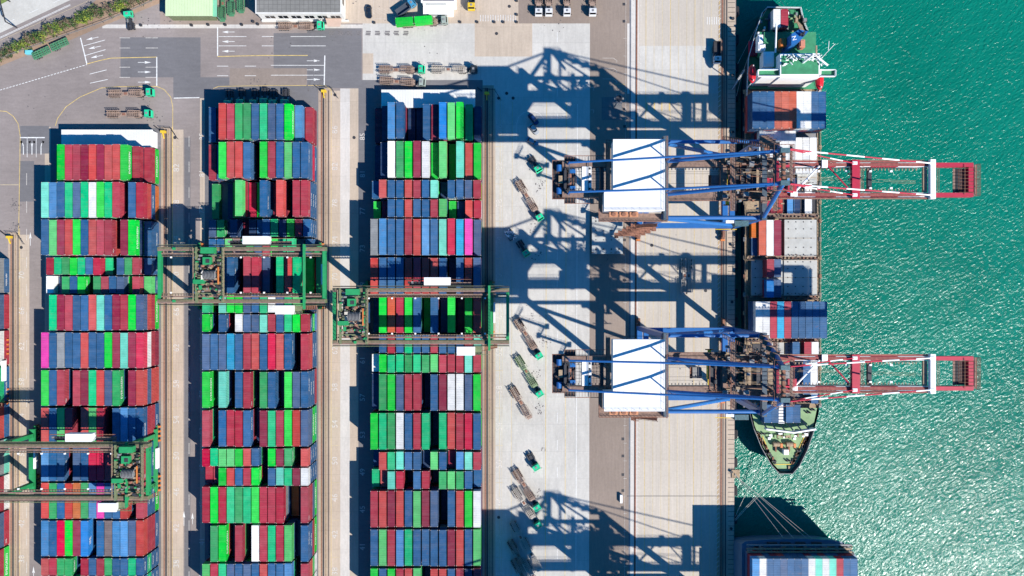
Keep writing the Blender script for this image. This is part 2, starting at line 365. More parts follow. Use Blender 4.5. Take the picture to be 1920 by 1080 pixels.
for y in (60, 78, 96): arrow(428, y, -1, 0, 24)
for y in (68.5, 86): line(410, y, 462, y, 0.9); line(491, y, 513, y, 0.9); line(545, y, 611, y, 0.9)
poly([(408, 106), (490, 104), (577, 104)], 1.3, M_yel)
for y in (124, 142): line(407, y, 428, y, 0.9); line(459, y, 480, y, 0.9)
line(508, 122.5, 608, 122.5, 0.9); line(508, 141, 608, 141, 0.9)
line(609, 104, 608, 160, 2)
for y in (114, 131, 149): arrow(588, y, 1, 0, 25)
poly([(104, 236), (108, 222), (124, 200), (150, 182), (190, 165), (222, 162.5), (294, 162), (308, 168), (320, 182), (324, 200), (323, 460)], 1.1, M_yel)
poly([(0, 208), (12, 209), (25, 218), (34, 232), (38, 255), (35, 440)], 1.1, M_yel)
poly([(400, 166), (410, 162), (470, 161), (609, 160), (620, 168), (622, 178)], 0.9, M_yel)
line(326, 184, 374, 183, 1.6)
line(38, 258, 84, 258, 2)
for x in (51, 68): line(x, 258, x, 295, 0.9)
for x, s in ((44, -1), (60, 0), (77, 1)):
    line(x, 290, x, 274, 1.5)
    for q in ((s,) if s else (-1, 1)):
        poly([(x, 275), (x + q * 1.0, 270), (x + q * 3.2, 267.5)], 1.5, M_line); ML[0] += 0.00002
        mk.add([(*W(x + q * 6.8, 266), ML[0]), (*W(x + q * 2.2, 270.5), ML[0]), (*W(x + q * 2.6, 263.5), ML[0])], [(0, 1, 2), (2, 1, 0)], M_line)
line(0, 346.5, 35, 346.5, 0.9, M_yel2)
for y in range(325, 1080, 52): line(50, y, 50, y + 22, 0.9, M_line2)
arrow(57, 448, 0, -1, 26); arrow(345, 972, 0, -1, 28); arrow(361, 972, 0, -1, 22); arrow(63, 1072, 0, -1, 20)
for y in range(255, 1080, 48): line(354.5, y, 354.5, y + 20, 0.9, M_line2)
for x, y0 in ((37, 430), (323, 240), (621, 165)): line(x, y0, x, 1500, 0.7, M_yel)
for x in (938,): line(x, 180, x - 3, 1500, 0.8, M_yel2)
for x, m, w in ((943, M_yel2, 0.5), (961, M_yel2, 0.9), (1025, M_yel, 0.9), (1062, M_yel2, 1.6)): line(x, 190, x - 4, 1500, w, m)
line(1083, 195, 1078, 1500, 1.1, M_line)
for y in range(60, 1200, 51): line(1045, y, 1044.8, y + 19, 0.9, M_line)
line(952, 207, 1107, 205, 0.01, M_line2)
for x in (1035, 1054): arrow(x, 218, 0, 1, 26, M_line2)
arrow(1073, 212, 0, -1, 26, M_line2)
for x in (1034, 1050): arrow(x, 965, 0, 1, 24, M_line2)
arrow(1069, 960, 0, -1, 24, M_line2); arrow(948, 960, 0, -1, 22, M_line2)
poly([(969, 262), (969, 232), (972, 220), (980, 212), (990, 208.5), (1000, 208.5), (1012, 213), (1020, 223), (1021.5, 238), (1021, 300)], 0.6, M_line)
for y in range(299, 1080, 71):   # diagonal parking bays
    poly([(970, y + 12), (980, y), (1022, y + 76)], 0.45, M_line2); line(968, y + 10, 1012, y + 90, 0.45, M_line2)
for i in range(10): line(1211.5 + i * 15.3, -40, 1206.5 + i * 15.3, 1500, 0.75, M_yel2 if i % 3 else M_yel)
for i in range(4): line(1213 + i * 14, 192, 1213 + i * 14, 208, 1.8, M_yel)
line(1173.5, -30, 1170, 1500, 0.4, M_line2)
for i in range(150):   # hatched keep-clear bands along both crane rails
    y = -200 + i * 9
    line(1184.5 - y * 0.003, y, 1190 - y * 0.003, y + 5, 0.8, M_line2); line(1196.5 - y * 0.003, y, 1202.5 - y * 0.003, y + 5, 0.8, M_line2)
    line(1346.5 - y * 0.004, y + 5, 1352 - y * 0.004, y, 1.1, M_line2)
line(1168, 930, 1352, 930, 0.9, M_steel)
for y in range(-60, 1100, 33): line(1169, y, 1175, y, 0.5, M_line2)
for y in (109, 128, 148): poly([(1130, y), (1150, y), (1157, y + 5), (1156, y + 8)], 0.6, M_line2)
line(1150, 158, 1172, 158, 0.6, M_yel)
for i in range(15): line(901 + i * 4.7, 28, 901 + i * 4.7, 40, 1.9, M_line2)
for i in range(6): line(1326 + i * 4.4, 32, 1326 + i * 4.4, 46, 1.2, M_line)
poly([(700, 0), (700, 35), (730, 35), (730, 0)], 0.4, M_line2)
for i in range(5): line(680 + i * 9, 12 + i, 706 + i * 9, 28, 0.4, M_line2)
for x0, y0, x1, y1 in ((8, 45, 27, 36), (54, 25, 72, 17), (99, 6, 118, -3), (0, 72, 132, 10), (0, 70, 132, 8)): line(x0, y0, x1, y1, 0.8, M_line)
line(0, 76, 180, -5, 0.5, M_yel2)
line(102, 119, 115, 116, 0.01, M_line)
for y in (164, 206): poly([(1107, y), (1113, y), (1113, y + 6)], 0.5, M_line2)
for xx in (328, 628, 935, 40):
    for n in range(13):
        yy = 275 + 70 * n
        if xx == 40 and yy < 480: continue
        line(xx - 6, yy, xx + 8, yy, 0.7, M_yel2)
mo = mk.build('road_markings'); mo['kind'] = 'structure'
def ground_text(txt, px, py, size, m=M_line, rz=R(90)):
    o = bpy.data.objects.new('painted_number', text_mesh(txt, size, m)); COL.objects.link(o); x, y = W(px, py)
    o.location = (x, y, 0.04); o.rotation_euler = (0, 0, rz); o['kind'] = 'structure'; return o
for n in range(13):
    N_ = 86 - 4 * n
    ground_text(str(N_), 936, 241 + 69.9 * n, 3.1, M_line2)
    if n > 0: ground_text(str(N_), 331, 247 + 67.5 * n, 2.9, M_line2)
    ground_text(str(N_), 628, 243 + 69 * n, 2.9, M_line2)
    if n > 3: ground_text(str(N_), 41, 250 + 66.5 * n, 2.8, M_line2)
    ground_text(str(N_ - 1), 680, 256 + 69.9 * n, 2.6, M_line2)
    ground_text(str(N_ - 1), 379, 256 + 69 * n, 2.6, M_line2)

st = MB(); M_oil = mat('oil_stain', (.11, .10, .10), .8, var=.5, scale=2); M_tm = mat('tyre_mark', (.15, .14, .14), .9, var=.4, scale=2)
q = random.Random(77)
for cx, cy, n_, r_ in ((1012, 345, 26, 8), (1022, 640, 22, 8), (1008, 700, 16, 7), (1012, 765, 26, 8), (1017, 842, 12, 5), (1008, 925, 16, 8), (28, 385, 30, 9), (30, 425, 22, 7), (290, 220, 20, 12), (272, 192, 26, 12), (480, 150, 26, 12), (590, 147, 34, 16), (1000, 430, 16, 9), (1010, 480, 24, 9), (1000, 590, 14, 8), (600, 170, 14, 14), (330, 34, 22, 20), (280, 45, 18, 20), (1150, 480, 12, 16), (650, 60, 8, 20), (1130, 700, 12, 20), (1290, 700, 8, 40), (1260, 480, 8, 40), (800, 95, 10, 50), (100, 190, 14, 60), (560, 66, 30, 60), (700, 50, 14, 40), (1045, 20, 24, 30)):
    for i in range(n_):
        x, y = W(cx + q.gauss(0, r_ * .6), cy + q.gauss(0, r_ * .8)); ML[0] += 0.00001; r = q.uniform(.06, .30)
        st.flat([(x + r * q.uniform(.5, 1.2) * math.cos(-k * .9), y + r * q.uniform(.5, 1.2) * math.sin(-k * .9)) for k in range(7)][::-1], ML[0], M_oil)
for i in range(9):
    for dy in (0, 3.2, 6.0): x, y = W(616 + i * 17.5 + q.uniform(-1, 1), 60 + dy); ML[0] += 0.00001; st.flat([(x, y), (x + 1.7, y - .1), (x + 1.7, y + .35), (x, y + .4)], ML[0], M_tm)
tag(st.build('stains'), None, None, kind='structure')

# rails and crane cable trenches, man-holes
rl = MB()
def gline(x0, y0, x1, y1, w, h, m, b):
    a = W(x0, y0); c = W(x1, y1); b.bar((a[0], a[1], h / 2), (c[0], c[1], h / 2), w, h, m)
for (xr, y0) in ((302, 242), (597, 170), (904, 165), (15, 440)):
    for off, w, m in ((6, 0.35, M_rust), (9.5, 0.5, M_steel), (14, 0.3, M_tan), (19, 0.2, M_steel)): gline(xr + off, y0, xr + off, 1400, w, 0.09, m, rl)
for x0, x1, w, m in ((1194.6, 1189.5, 0.55, M_rust), (1193.2, 1188.2, 0.15, M_steel), (1355, 1351, 0.5, M_rust), (1358.5, 1354.5, 0.2, M_steel), (1363.5, 1359.5, 0.3, M_steel)):
    gline(x0, -200, x1, 1300, w, 0.09, m, rl)
for y in range(-40, 1400, 9): gline(1365, y, 1378, y, 0.12, 0.07, M_steel, rl)
tag(rl.build('crane_rails'), None, None, kind='structure')
dr = MB()
for x, y in ((1170, 8), (1170, 40), (1170, 205), (1171, 237), (1171, 450), (1171, 525), (1168, 823), (1168, 855), (1168, 890), (1168, 920), (1167, 952)): dr.cbox((*W(x, y), 0.05), (0.9, 0.9, 0.06), M_steel)
for x, y in ((935, 184), (962, 184), (950, 175), (935, 970), (931, 63), (955, 12), (628, 178), (328, 258), (40, 464), (664, 258), (1222, 460), (1320, 420), (1323, 545)):
    q = W(x, y); dr.tube((q[0], q[1], 0.03), (q[0], q[1], 0.07), 0.55, M_steel, 14)
for x, y in ((702, 43), (863, 42), (895, 42), (927, 42), (944, 42), (969, 42), (969, 28), (969, 2), (360, 48), (391, 47), (423, 47), (454, 47), (484, 46), (475, 41), (265, 48)): dr.cbox((*W(x, y), 0.3), (0.8, 0.7, 0.6), M_steel)
tag(dr.build('drain_covers'), None, None, kind='structure')

# ------------------------------------------------------------------ containers
def container_mesh(L_, c, name):
    """corrugated box, origin at the centre of its bottom; long axis along y"""
    b = MB(); m = cmat(c); H = 2.59; w = 1.22; l = L_ / 2
    def corr(n, a0, a1, base, depth, z0, z1, axis, sgn):
        vs = []; pitch = (a1 - a0) / n; pts = []
        for i in range(n):
            s = a0 + i * pitch
            pts += [(s, base), (s + pitch * 0.35, base), (s + pitch * 0.5, base - depth), (s + pitch * 0.85, base - depth)]
        pts.append((a1, base))
        for (t, d) in pts:
            for z in (z0, z1): vs.append((sgn * d, t, z) if axis == 'x' else (t, sgn * d, z))
        fs = []
        for i in range(len(pts) - 1):
            q = (2 * i, 2 * i + 2, 2 * i + 3, 2 * i + 1); fs.append(q if (sgn > 0) == (axis == 'x') else q[::-1])
        b.add(vs, fs, m)
    n = 22 if L_ > 8 else 11
    corr(n, -l + 0.12, l - 0.12, w - 0.03, 0.07, 0.15, H - 0.1, 'x', 1); corr(n, -l + 0.12, l - 0.12, w - 0.03, 0.07, 0.15, H - 0.1, 'x', -1)
    corr(5, -w + 0.1, w - 0.1, l - 0.04, 0.05, 0.15, H - 0.1, 'y', 1)
    # roof panel: shallow ribs across
    nr = 20 if L_ > 8 else 10; y0 = -l + 0.14; pitch = (L_ - 0.28) / nr; vs = []; fs = []; prof = []
    for i in range(nr):
        s = y0 + i * pitch; prof += [(s, H - 0.03), (s + pitch * 0.55, H - 0.03), (s + pitch * 0.63, H - 0.062), (s + pitch * 0.92, H - 0.062)]
    prof.append((l - 0.14, H - 0.03))
    for (t, z) in prof: vs += [(-w + 0.07, t, z), (w - 0.07, t, z)]
    for i in range(len(prof) - 1): fs.append((2 * i, 2 * i + 1, 2 * i + 3, 2 * i + 2))
    b.add(vs, fs, m)
    # frame: rails and posts
    for s in (-1, 1):
        b.box(s * w, s * (w - 0.08), -l + 0.16, l - 0.16, H - 0.11, H - 0.005, m); b.box(s * w, s * (w - 0.08), -l + 0.16, l - 0.16, 0.02, 0.16, m)
        b.box(-w + 0.16, w - 0.16, s * l, s * (l - 0.14), H - 0.13, H - 0.003, m); b.box(-w + 0.16, w - 0.16, s * l, s * (l - 0.14), 0.02, 0.16, m)
        for q in (-1, 1):
            b.box(s * w, s * (w - 0.15), q * l, q * (l - 0.16), 0.13, H - 0.13, m)
            for z0, z1 in ((0, 0.13), (H - 0.13, H + 0.005)): b.box(s * (w + .005), s * (w - 0.17), q * (l + .005), q * (l - 0.18), z0, z1, M_trailw)
    # doors at the south end with lock rods
    b.box(-w + 0.15, w - 0.15, -l + 0.03, -l + 0.06, 0.16, H - 0.13, m)
    for x in (-0.75, -0.35, 0.35, 0.75): b.box(x - 0.025, x + 0.025, -l - 0.02, -l + 0.01, 0.18, H - 0.15, M_grey)
    return b.mesh(name)
CM = {}
def cget(c, L_):
    k = (c, L_)
    if k not in CM: CM[k] = container_mesh(L_, c, 'long_container' if L_ > 8 else 'short_container')
    return CM[k]
TH = 2.62
ORD = ['leftmost', 'second from left', 'third from left', 'fourth from left', 'fifth from left', 'sixth from left', 'seventh from left', 'eighth from left', 'ninth from left', 'tenth from left', 'eleventh from left', 'twelfth from left', 'rightmost']
letter = {}
def side_text(o, txt, size, m, L_, z=1.35, y=0):
    t = bpy.data.objects.new('side_lettering', text_mesh(txt, size, m)); COL.objects.link(t); t.parent = o
    t.location = (1.235, y, z); t.rotation_euler = (R(90), 0, R(90)); return t
cands = []   # (area, kind, color, x, y, z, scaleY, label, group, textflag)
stuff = {}   # colour -> mesh builder of the containers nobody could tell apart
under = []   # lower tiers
BL = {'A': (77.0, 14.85, 200.1, 70.6, 66.4, 'left block'), 'B': (379.0, 15.42, 193.8, 71.98, 67.5, 'middle block'), 'C': (694.6, 16.08, 191.6, 72.9, 67.9, 'right block')}
ROWS = {
 'A': {82: "g1 m1 g4 r4 r4 m4 o4 m4 o4 o4 g4 r3 r2", 78: "a4 c4 b4 t4 s4 t4 w4 g4 t4 r4 n0 b4 r4", 74: "b4 l4 m4 o4 g4 b4 o4 r4 r4 w1 m4 g4 b2",
  70: ("r3 t3 e3 g3 t3 b3 R3 t2 n1 b3 e3 r3 b2", "w3 s2 e3 b3 g3 n1 e3 r3 b3 s3 g2 r3 l2"),
  66: "r2 t4 m4 r4 b4 b4 o4 a4 b4 m4 r4 g4 s4", 62: "p4 b4 G4 b4 b4 o4 b4 b4 g4 m4 a4 m4 R4", 58: "g4 b4 r4 m1 r4 m4 t4 o4 s4 e4 n1 m4 o4",
  54: "o4 b4 l4 r4 n1 o4 l4 r4 n1 b4 c4 b4 b4", 50: "c4 b4 b4 n1 s4 b4 R4 R4 r4 g3 n1 n1 r4", 46: "o4 e4 b4 o4 O4 e4 c4 p4 b4 b4 o4 n1 r4",
  42: "c4 b4 R4 g4 m4 B4 n1 b4 k4 c4 c4 s4 o4", 38: ("o4 r4 e4 e4 n1 r4 b4 r4 e4 b4 b4 t4 b4", "b4 e4 r4 b4 t4 n1 o4 b4 r4 b4 g4 r4 b4")},
 'B': {86: "b2 m2 o4 r4 e4 e4 b4 t4 s4 b4 g4 c3 r2", 82: "r2 b2 g4 o4 o4 b4 n1 g4 r4 b4 l4 b4 b4", 78: "e1 n0 n1 g2 l4 R2 g2 b4 m2 o4 n1 r4 r4",
  74: ("s2 e2 n1 n3 m1 n2 b2 b3 t3 n3 g3 m3 b3", "b2 b2 l2 k2 e2 e3 b3 r3 g3 t3 t3 n2 b2"), 70: "n1 n1 b3 b4 n1 r4 r4 s3 n1 t4 o4 t4 g2",
  66: ("t4 n1 a4 g4 g4 s4 b4 t4 w4 s4 t4 l4 n1", "g4 n1 b4 n1 w4 s4 s4 a4 r4 b4 t4 g4 r4"), 62: "s4 b4 s4 C4 b4 r4 o4 b4 R4 o4 b4 n1 r4",
  58: "g4 t2 a4 n1 b4 r4 n1 e4 b4 n2 g4 s4 b4", 54: "r4 m2 b4 r4 r4 b4 n2 m4 t4 r4 g4 o4 s4",
  50: ("R4 t4 l4 l4 g4 o4 b4 n1 g4 m4 e4 n1 o4", "r3 r3 g4 o4 b4 r4 g4 n1 b4 a4 t4 m4 w4"), 46: "r4 g4 r4 t4 e4 t4 g4 r4 r4 r4 O1 n1 r4",
  42: "n2 e4 g4 n2 r4 n1 w4 r4 t4 r4 l4 n2 b4", 38: ("l4 r4 t4 s4 b4 s4 b4 o4 b4 b4 c4 n1 r4", "b4 o4 t4 r4 b4 s4 e4 n1 b4 r4 g4 n1 b4")},
 'C': {86: "m1 n2 c4 b4 n1 n1 b3 m3 B4 l4 g4 t3 n2", 82: "n1 n3 w4 e4 g4 m4 w4 g3 l4 g2 a4 o3 g3",
  78: ("b3 o4 b4 b4 o4 r4 b4 a4 n2 b4 b4 s4 r4", "g2 m2 b4 b4 o4 b4 b4 r4 l4 g2 n2 o3 r3"), 74: "G4 c4 b4 b4 r4 o4 c4 b4 a4 R4 C4 p4 s3",
  70: "o4 b4 b4 b4 o4 r4 o4 o4 b4 n2 b4 o4 s4", 66: "n2 g4 q4 r4 g4 b4 g2 b4 s2 g4 m2 g4 o4",
  62: ("n2 b4 r4 b4 t4 b4 b4 r4 b4 b4 b4 r4 a3", "w3 g4 t4 t4 e4 t4 e4 l4 r4 r4 r4 a4 r4"), 58: "n3 e4 g4 s4 r4 r4 n1 b4 m4 w4 w4 s4 g4",
  54: "g4 t4 e4 w4 b4 r4 t4 n1 t4 o4 r4 R4 b4", 50: ("n2 o4 t4 a4 b4 b4 n3 l4 b4 m3 c4 a4 r4", "t3 o3 a4 r4 n1 b4 r4 n1 e4 l4 e4 b4 b3"),
  46: "r4 o4 m4 o4 b4 l4 m4 s4 n1 b4 o4 g4 w4", 42: "b4 l4 r4 c4 t4 b4 b4 b4 b4 m4 o4 b4 l4", 38: "g4 b4 g4 r4 o4 l4 n1 o4 o4 b4 r4 n4 r4"}}
H4 = 4 * TH
LOW = {('A', 82): 'g', ('A', 78): 'Obo', ('A', 74): 'b', ('A', 66): 'gro', ('A', 62): 'mrw', ('A', 58): 'oos', ('A', 54): 'brr', ('A', 50): 'bbr', ('A', 46): 'gbb', ('A', 42): 'brr', ('A', 38): 'bbt', ('A', 70): 'bb',
       ('B', 86): 'm', ('B', 82): 'bRs', ('B', 78): 'bbb', ('B', 74): 'bb', ('B', 70): 'r', ('B', 66): 'cgb', ('B', 62): 'bbo', ('B', 58): 'rbb', ('B', 54): 'tgs', ('B', 50): 'bbb', ('B', 46): 'gsr', ('B', 42): 'grb', ('B', 38): 'wlo'}
under_text = []
LOWC = 'bbbrrmogeesbtomnbrGw'
for bk, (x0, px, y0, py, lp, bname) in BL.items():
    for N_, rows in ROWS[bk].items():
        n = (86 - N_) / 4; yt = y0 + py * n
        for ri, row in enumerate((rows,) if isinstance(rows, str) else rows):
            half = not isinstance(rows, str)
            cols = [(t[0], int(t[1])) for t in row.split()]
            if half: ycp = yt + lp * 0.25 - 0.5 + ri * (lp * 0.5 + 2.2)
            else: ycp = yt + lp / 2
            for i, (c, t) in enumerate(cols):
                if t == 0: continue
                X, Y = W(x0 + px * i + 6.9, ycp, H4)
                Lc = 6.06 if half else 12.19
                sy = lp * (0.5 if half else 1.0) / (Lc * S / (1 - H4 / CZ)) * (0.975 if half else 1.0)
                right = cols[i + 1][1] if i < 12 else 0
                vis = max(0.0, min(1080, ycp + 34) - max(0, ycp - 34)) / 68
                place = ('row %d' % N_) if not half else ('%s row %d' % (('upper', 'lower')[ri], N_))
                lab = '%s %s container, %s in %s, %s' % (PAL[c][1], 'short' if half else 'long', ORD[i], place, bname)
                jit = rnd.uniform(-0.12, 0.12)
                cands.append([vis * (0.2 + 0.2 * t), 'short' if half else 'long', c, X, Y + jit, (t - 1) * TH, sy, lab,
                              '%s containers stacked in the %s' % ('short' if half else 'long', bname), t - right if i < 12 or bk != 'C' else 0, bk])
                for k in range(t - 1):
                    lc = rnd.choice(LOWC)
                    if i == 12 and (bk, N_) in LOW and k < len(LOW[(bk, N_)]):
                        lc = LOW[(bk, N_)][k]
                        if lc in 'gbt' : under_text.append((('EVERGREEN' if lc in 'gt' else 'WAN HAI'), .7 if half else (1.35 if lc in 'gt' else 1.0), X, Y, k * TH))
                    under.append((lc, Lc, X + rnd.uniform(-.03, .03), Y + rnd.uniform(-.12, .12), k * TH, sy))
# block at the left edge: only its last stacks reach into the frame
for N_, c in ((70, 'b'), (66, 'r'), (62, 'r'), (58, 'b'), (54, 'b'), (50, 'a'), (46, 'w'), (42, 'r'), (38, 'g')):
    n = (86 - N_) / 4; X, Y = W(18 - 6.9, 540 + (BL['A'][2] + BL['A'][3] * n + 33.2 - 540) * 0.952, 0)
    for k in range(4):
        cc = c if k == 0 else rnd.choice(LOWC)
        if k == 0: cands.append([2, 'long', cc, X, Y, 0, .965, '%s long container at the left picture edge, bottom tier of row %d' % (PAL[cc][1], N_), 'long containers at the left picture edge', 2, 'D'])
        else: under.append((cc, 12.19, X, Y, k * TH, .965))
# ship cargo: (first px, y centre px, top height, tiers drawn, colours, kind, bay words)
SHIP = []
def bay(x0, yc, h, cols, words, half=False, pitch=13.8, base=3.0):
    nvis = [i for i, c in enumerate(cols) if c != '.']
    for q, i in enumerate(nvis):
        c = cols[i]; X, Y = W(x0 + pitch * i + 6.9, yc, h)
        posn = 'last on the right' if q == len(nvis) - 1 and q else (ORD[q] if q < 12 else ('thirteenth', 'fourteenth')[q - 12] + ' from left')
        if len(nvis) == 1: posn = 'alone'
        lab = '%s %s container, %s %s' % (PAL[c][1], 'short' if half else 'long', posn, words)
        cands.append([1.5, 'short' if half else 'long', c, X, Y, h - TH, 1.0, lab, 'containers loaded on the ship' if 'second' not in words else 'containers on the second ship', 0, 'S'])
        k = h - 2 * TH
        while k > base - 0.5:
            under.append((rnd.choice('bbrom'), 6.06 if half else 12.19, X, Y, k, 1.0)); k -= TH
bay(1411, 206, 12.5, 'bbbqqqwwbb', 'in the bay below the white bridge')
bay(1424, 279, 8.5, 'wwwww', 'in the second bay below the bridge', pitch=13.7)
bay(1492, 291, 6.2, 'www', 'in the outer second bay below the bridge', pitch=13)
bay(1432, 367, 3.4, 'rro.cn.w', 'in the open hold under the upper crane boom', pitch=11, base=9)
bay(1409, 429, 5.2, 'O', 'beside the upper hatch cover', True)
bay(1409, 463, 4.2, 'b', 'beside the upper hatch cover', True)
bay(1423, 446, 6.0, 'qwm', 'beside the upper grey hatch cover', pitch=14.2)
bay(1438, 503, 8.0, 'r', 'standing on the middle hatch cover', True)
bay(1437.5, 541, 8.0, 'B', 'standing on the middle hatch cover', True)
bay(1451, 503, 5.2, 's', 'low beside the red one on the hatch', True)
bay(1451, 541, 5.2, 's', 'low beside the vivid blue one', True)
bay(1417, 600, 12.5, 'wwrCrbbbbb', 'in the full bay above the lower crane', pitch=13.35)
bay(1486, 658, 6.0, 'b', 'above the lower boom', True)
bay(1508, 658, 6.0, 'rw', 'beside the lower boom', True)
bay(1506, 706, 6.0, 'bw', 'crossed by the lower boom')
bay(1521, 740, 6.0, 'b', 'under the lower forestay', True)
bay(1433, 776, 8.5, 'bb.bb', 'in the bay nearest the bow', True, pitch=13.6)
bay(1450, 34, 9.0, 'w', 'on the stern deck', True, pitch=17); bay(1464.5, 34, 9.0, 'r', 'on the stern deck', True, pitch=14)
bay(1411, 1083, 17.0, 'cwbbsbbbwawarbb'[:15], 'in the front bay of the second ship', pitch=13.1, base=8)
bay(1411, 1158, 17.0, 'bbwrbbcwbabrbbw', 'in the next bay of the second ship', pitch=13.1, base=8)
cands = [c for c in cands if not ('next bay' in c[7])] 
longs = sorted([c for c in cands if c[1] == 'long'], key=lambda c: -c[0]); shorts = [c for c in cands if c[1] == 'short']
keepl = longs[:300]; rest = longs[300:]
keeps = [c for c in shorts if c[5] > 0.1 or c[10] == 'S']; rest += [c for c in shorts if c not in keeps]
M_let = mat('white_lettering', (0.75, 0.75, 0.73), 0.6, var=0.1); M_letd = mat('dark_lettering', (0.02, 0.04, 0.12), 0.6, var=0.1)
for a, kind, c, X, Y, Zb, sy, lab, grp, ex, bk in keepl + keeps:
    Lc = 12.19 if kind == 'long' else 6.06
    o = bpy.data.objects.new(kind + '_container', cget(c, Lc)); COL.objects.link(o); o.location = (X, Y, Zb); o.scale = (1, sy, 1)
    tag(o, lab, kind + ' container', grp)
    if ex > 0 and bk in 'ABD':
        if c in 'ge': side_text(o, 'EVERGREEN', 1.45 if kind == 'long' else .75, M_let, Lc, 1.35)
        elif c == 'b' and rnd.random() < .75: side_text(o, 'WAN HAI', 1.0 if kind == 'long' else .7, M_let, Lc, 1.5, rnd.choice((-1.5, 0, 1.5)) if kind == 'long' else 0)
        elif c in 'rm' and rnd.random() < .5: side_text(o, 'TEX', .8, M_let, Lc, 1.6, -4.6 if kind == 'long' else -1.8)
        elif c == 'B': side_text(o, 'YML', 1.5, M_let, Lc, 1.3, -1)
sb = MB()
def merge(me_src, X, Y, Z_, sy, b):
    o = len(b.v); b.v += [(v.co.x + X, v.co.y * sy + Y, v.co.z + Z_) for v in me_src.vertices]
    ms = [b.mi(m) for m in me_src.materials]
    for p_ in me_src.polygons: b.f.append([o + i for i in p_.vertices]); b.m.append(ms[p_.material_index])
for (c, Lc, X, Y, Zb, sy) in under: merge(cget(c, Lc), X, Y, Zb, sy, sb)
for a, kind, c, X, Y, Zb, sy, lab, grp, ex, bk in rest: merge(cget(c, 12.19 if kind == 'long' else 6.06), X, Y, Zb, sy, sb)
for (tx_, sz, X, Y, Z_) in under_text:
    me = text_mesh(tx_, sz, M_let); o_ = len(sb.v); sb.v += [(X + 1.235, Y + v.co.x, Z_ + 1.4 + v.co.y) for v in me.vertices]; k_ = sb.mi(M_let)
    for p_ in me.polygons: sb.f.append([o_ + i for i in p_.vertices]); sb.m.append(k_)
tag(sb.build('stacked_containers'), 'mixed red, blue and green containers in the lower tiers of all the stacks', 'containers', kind='stuff')
print('long', len(longs), 'short', len(shorts), 'keep', len(keepl) + len(keeps), 'rest', len(rest), 'under', len(under))

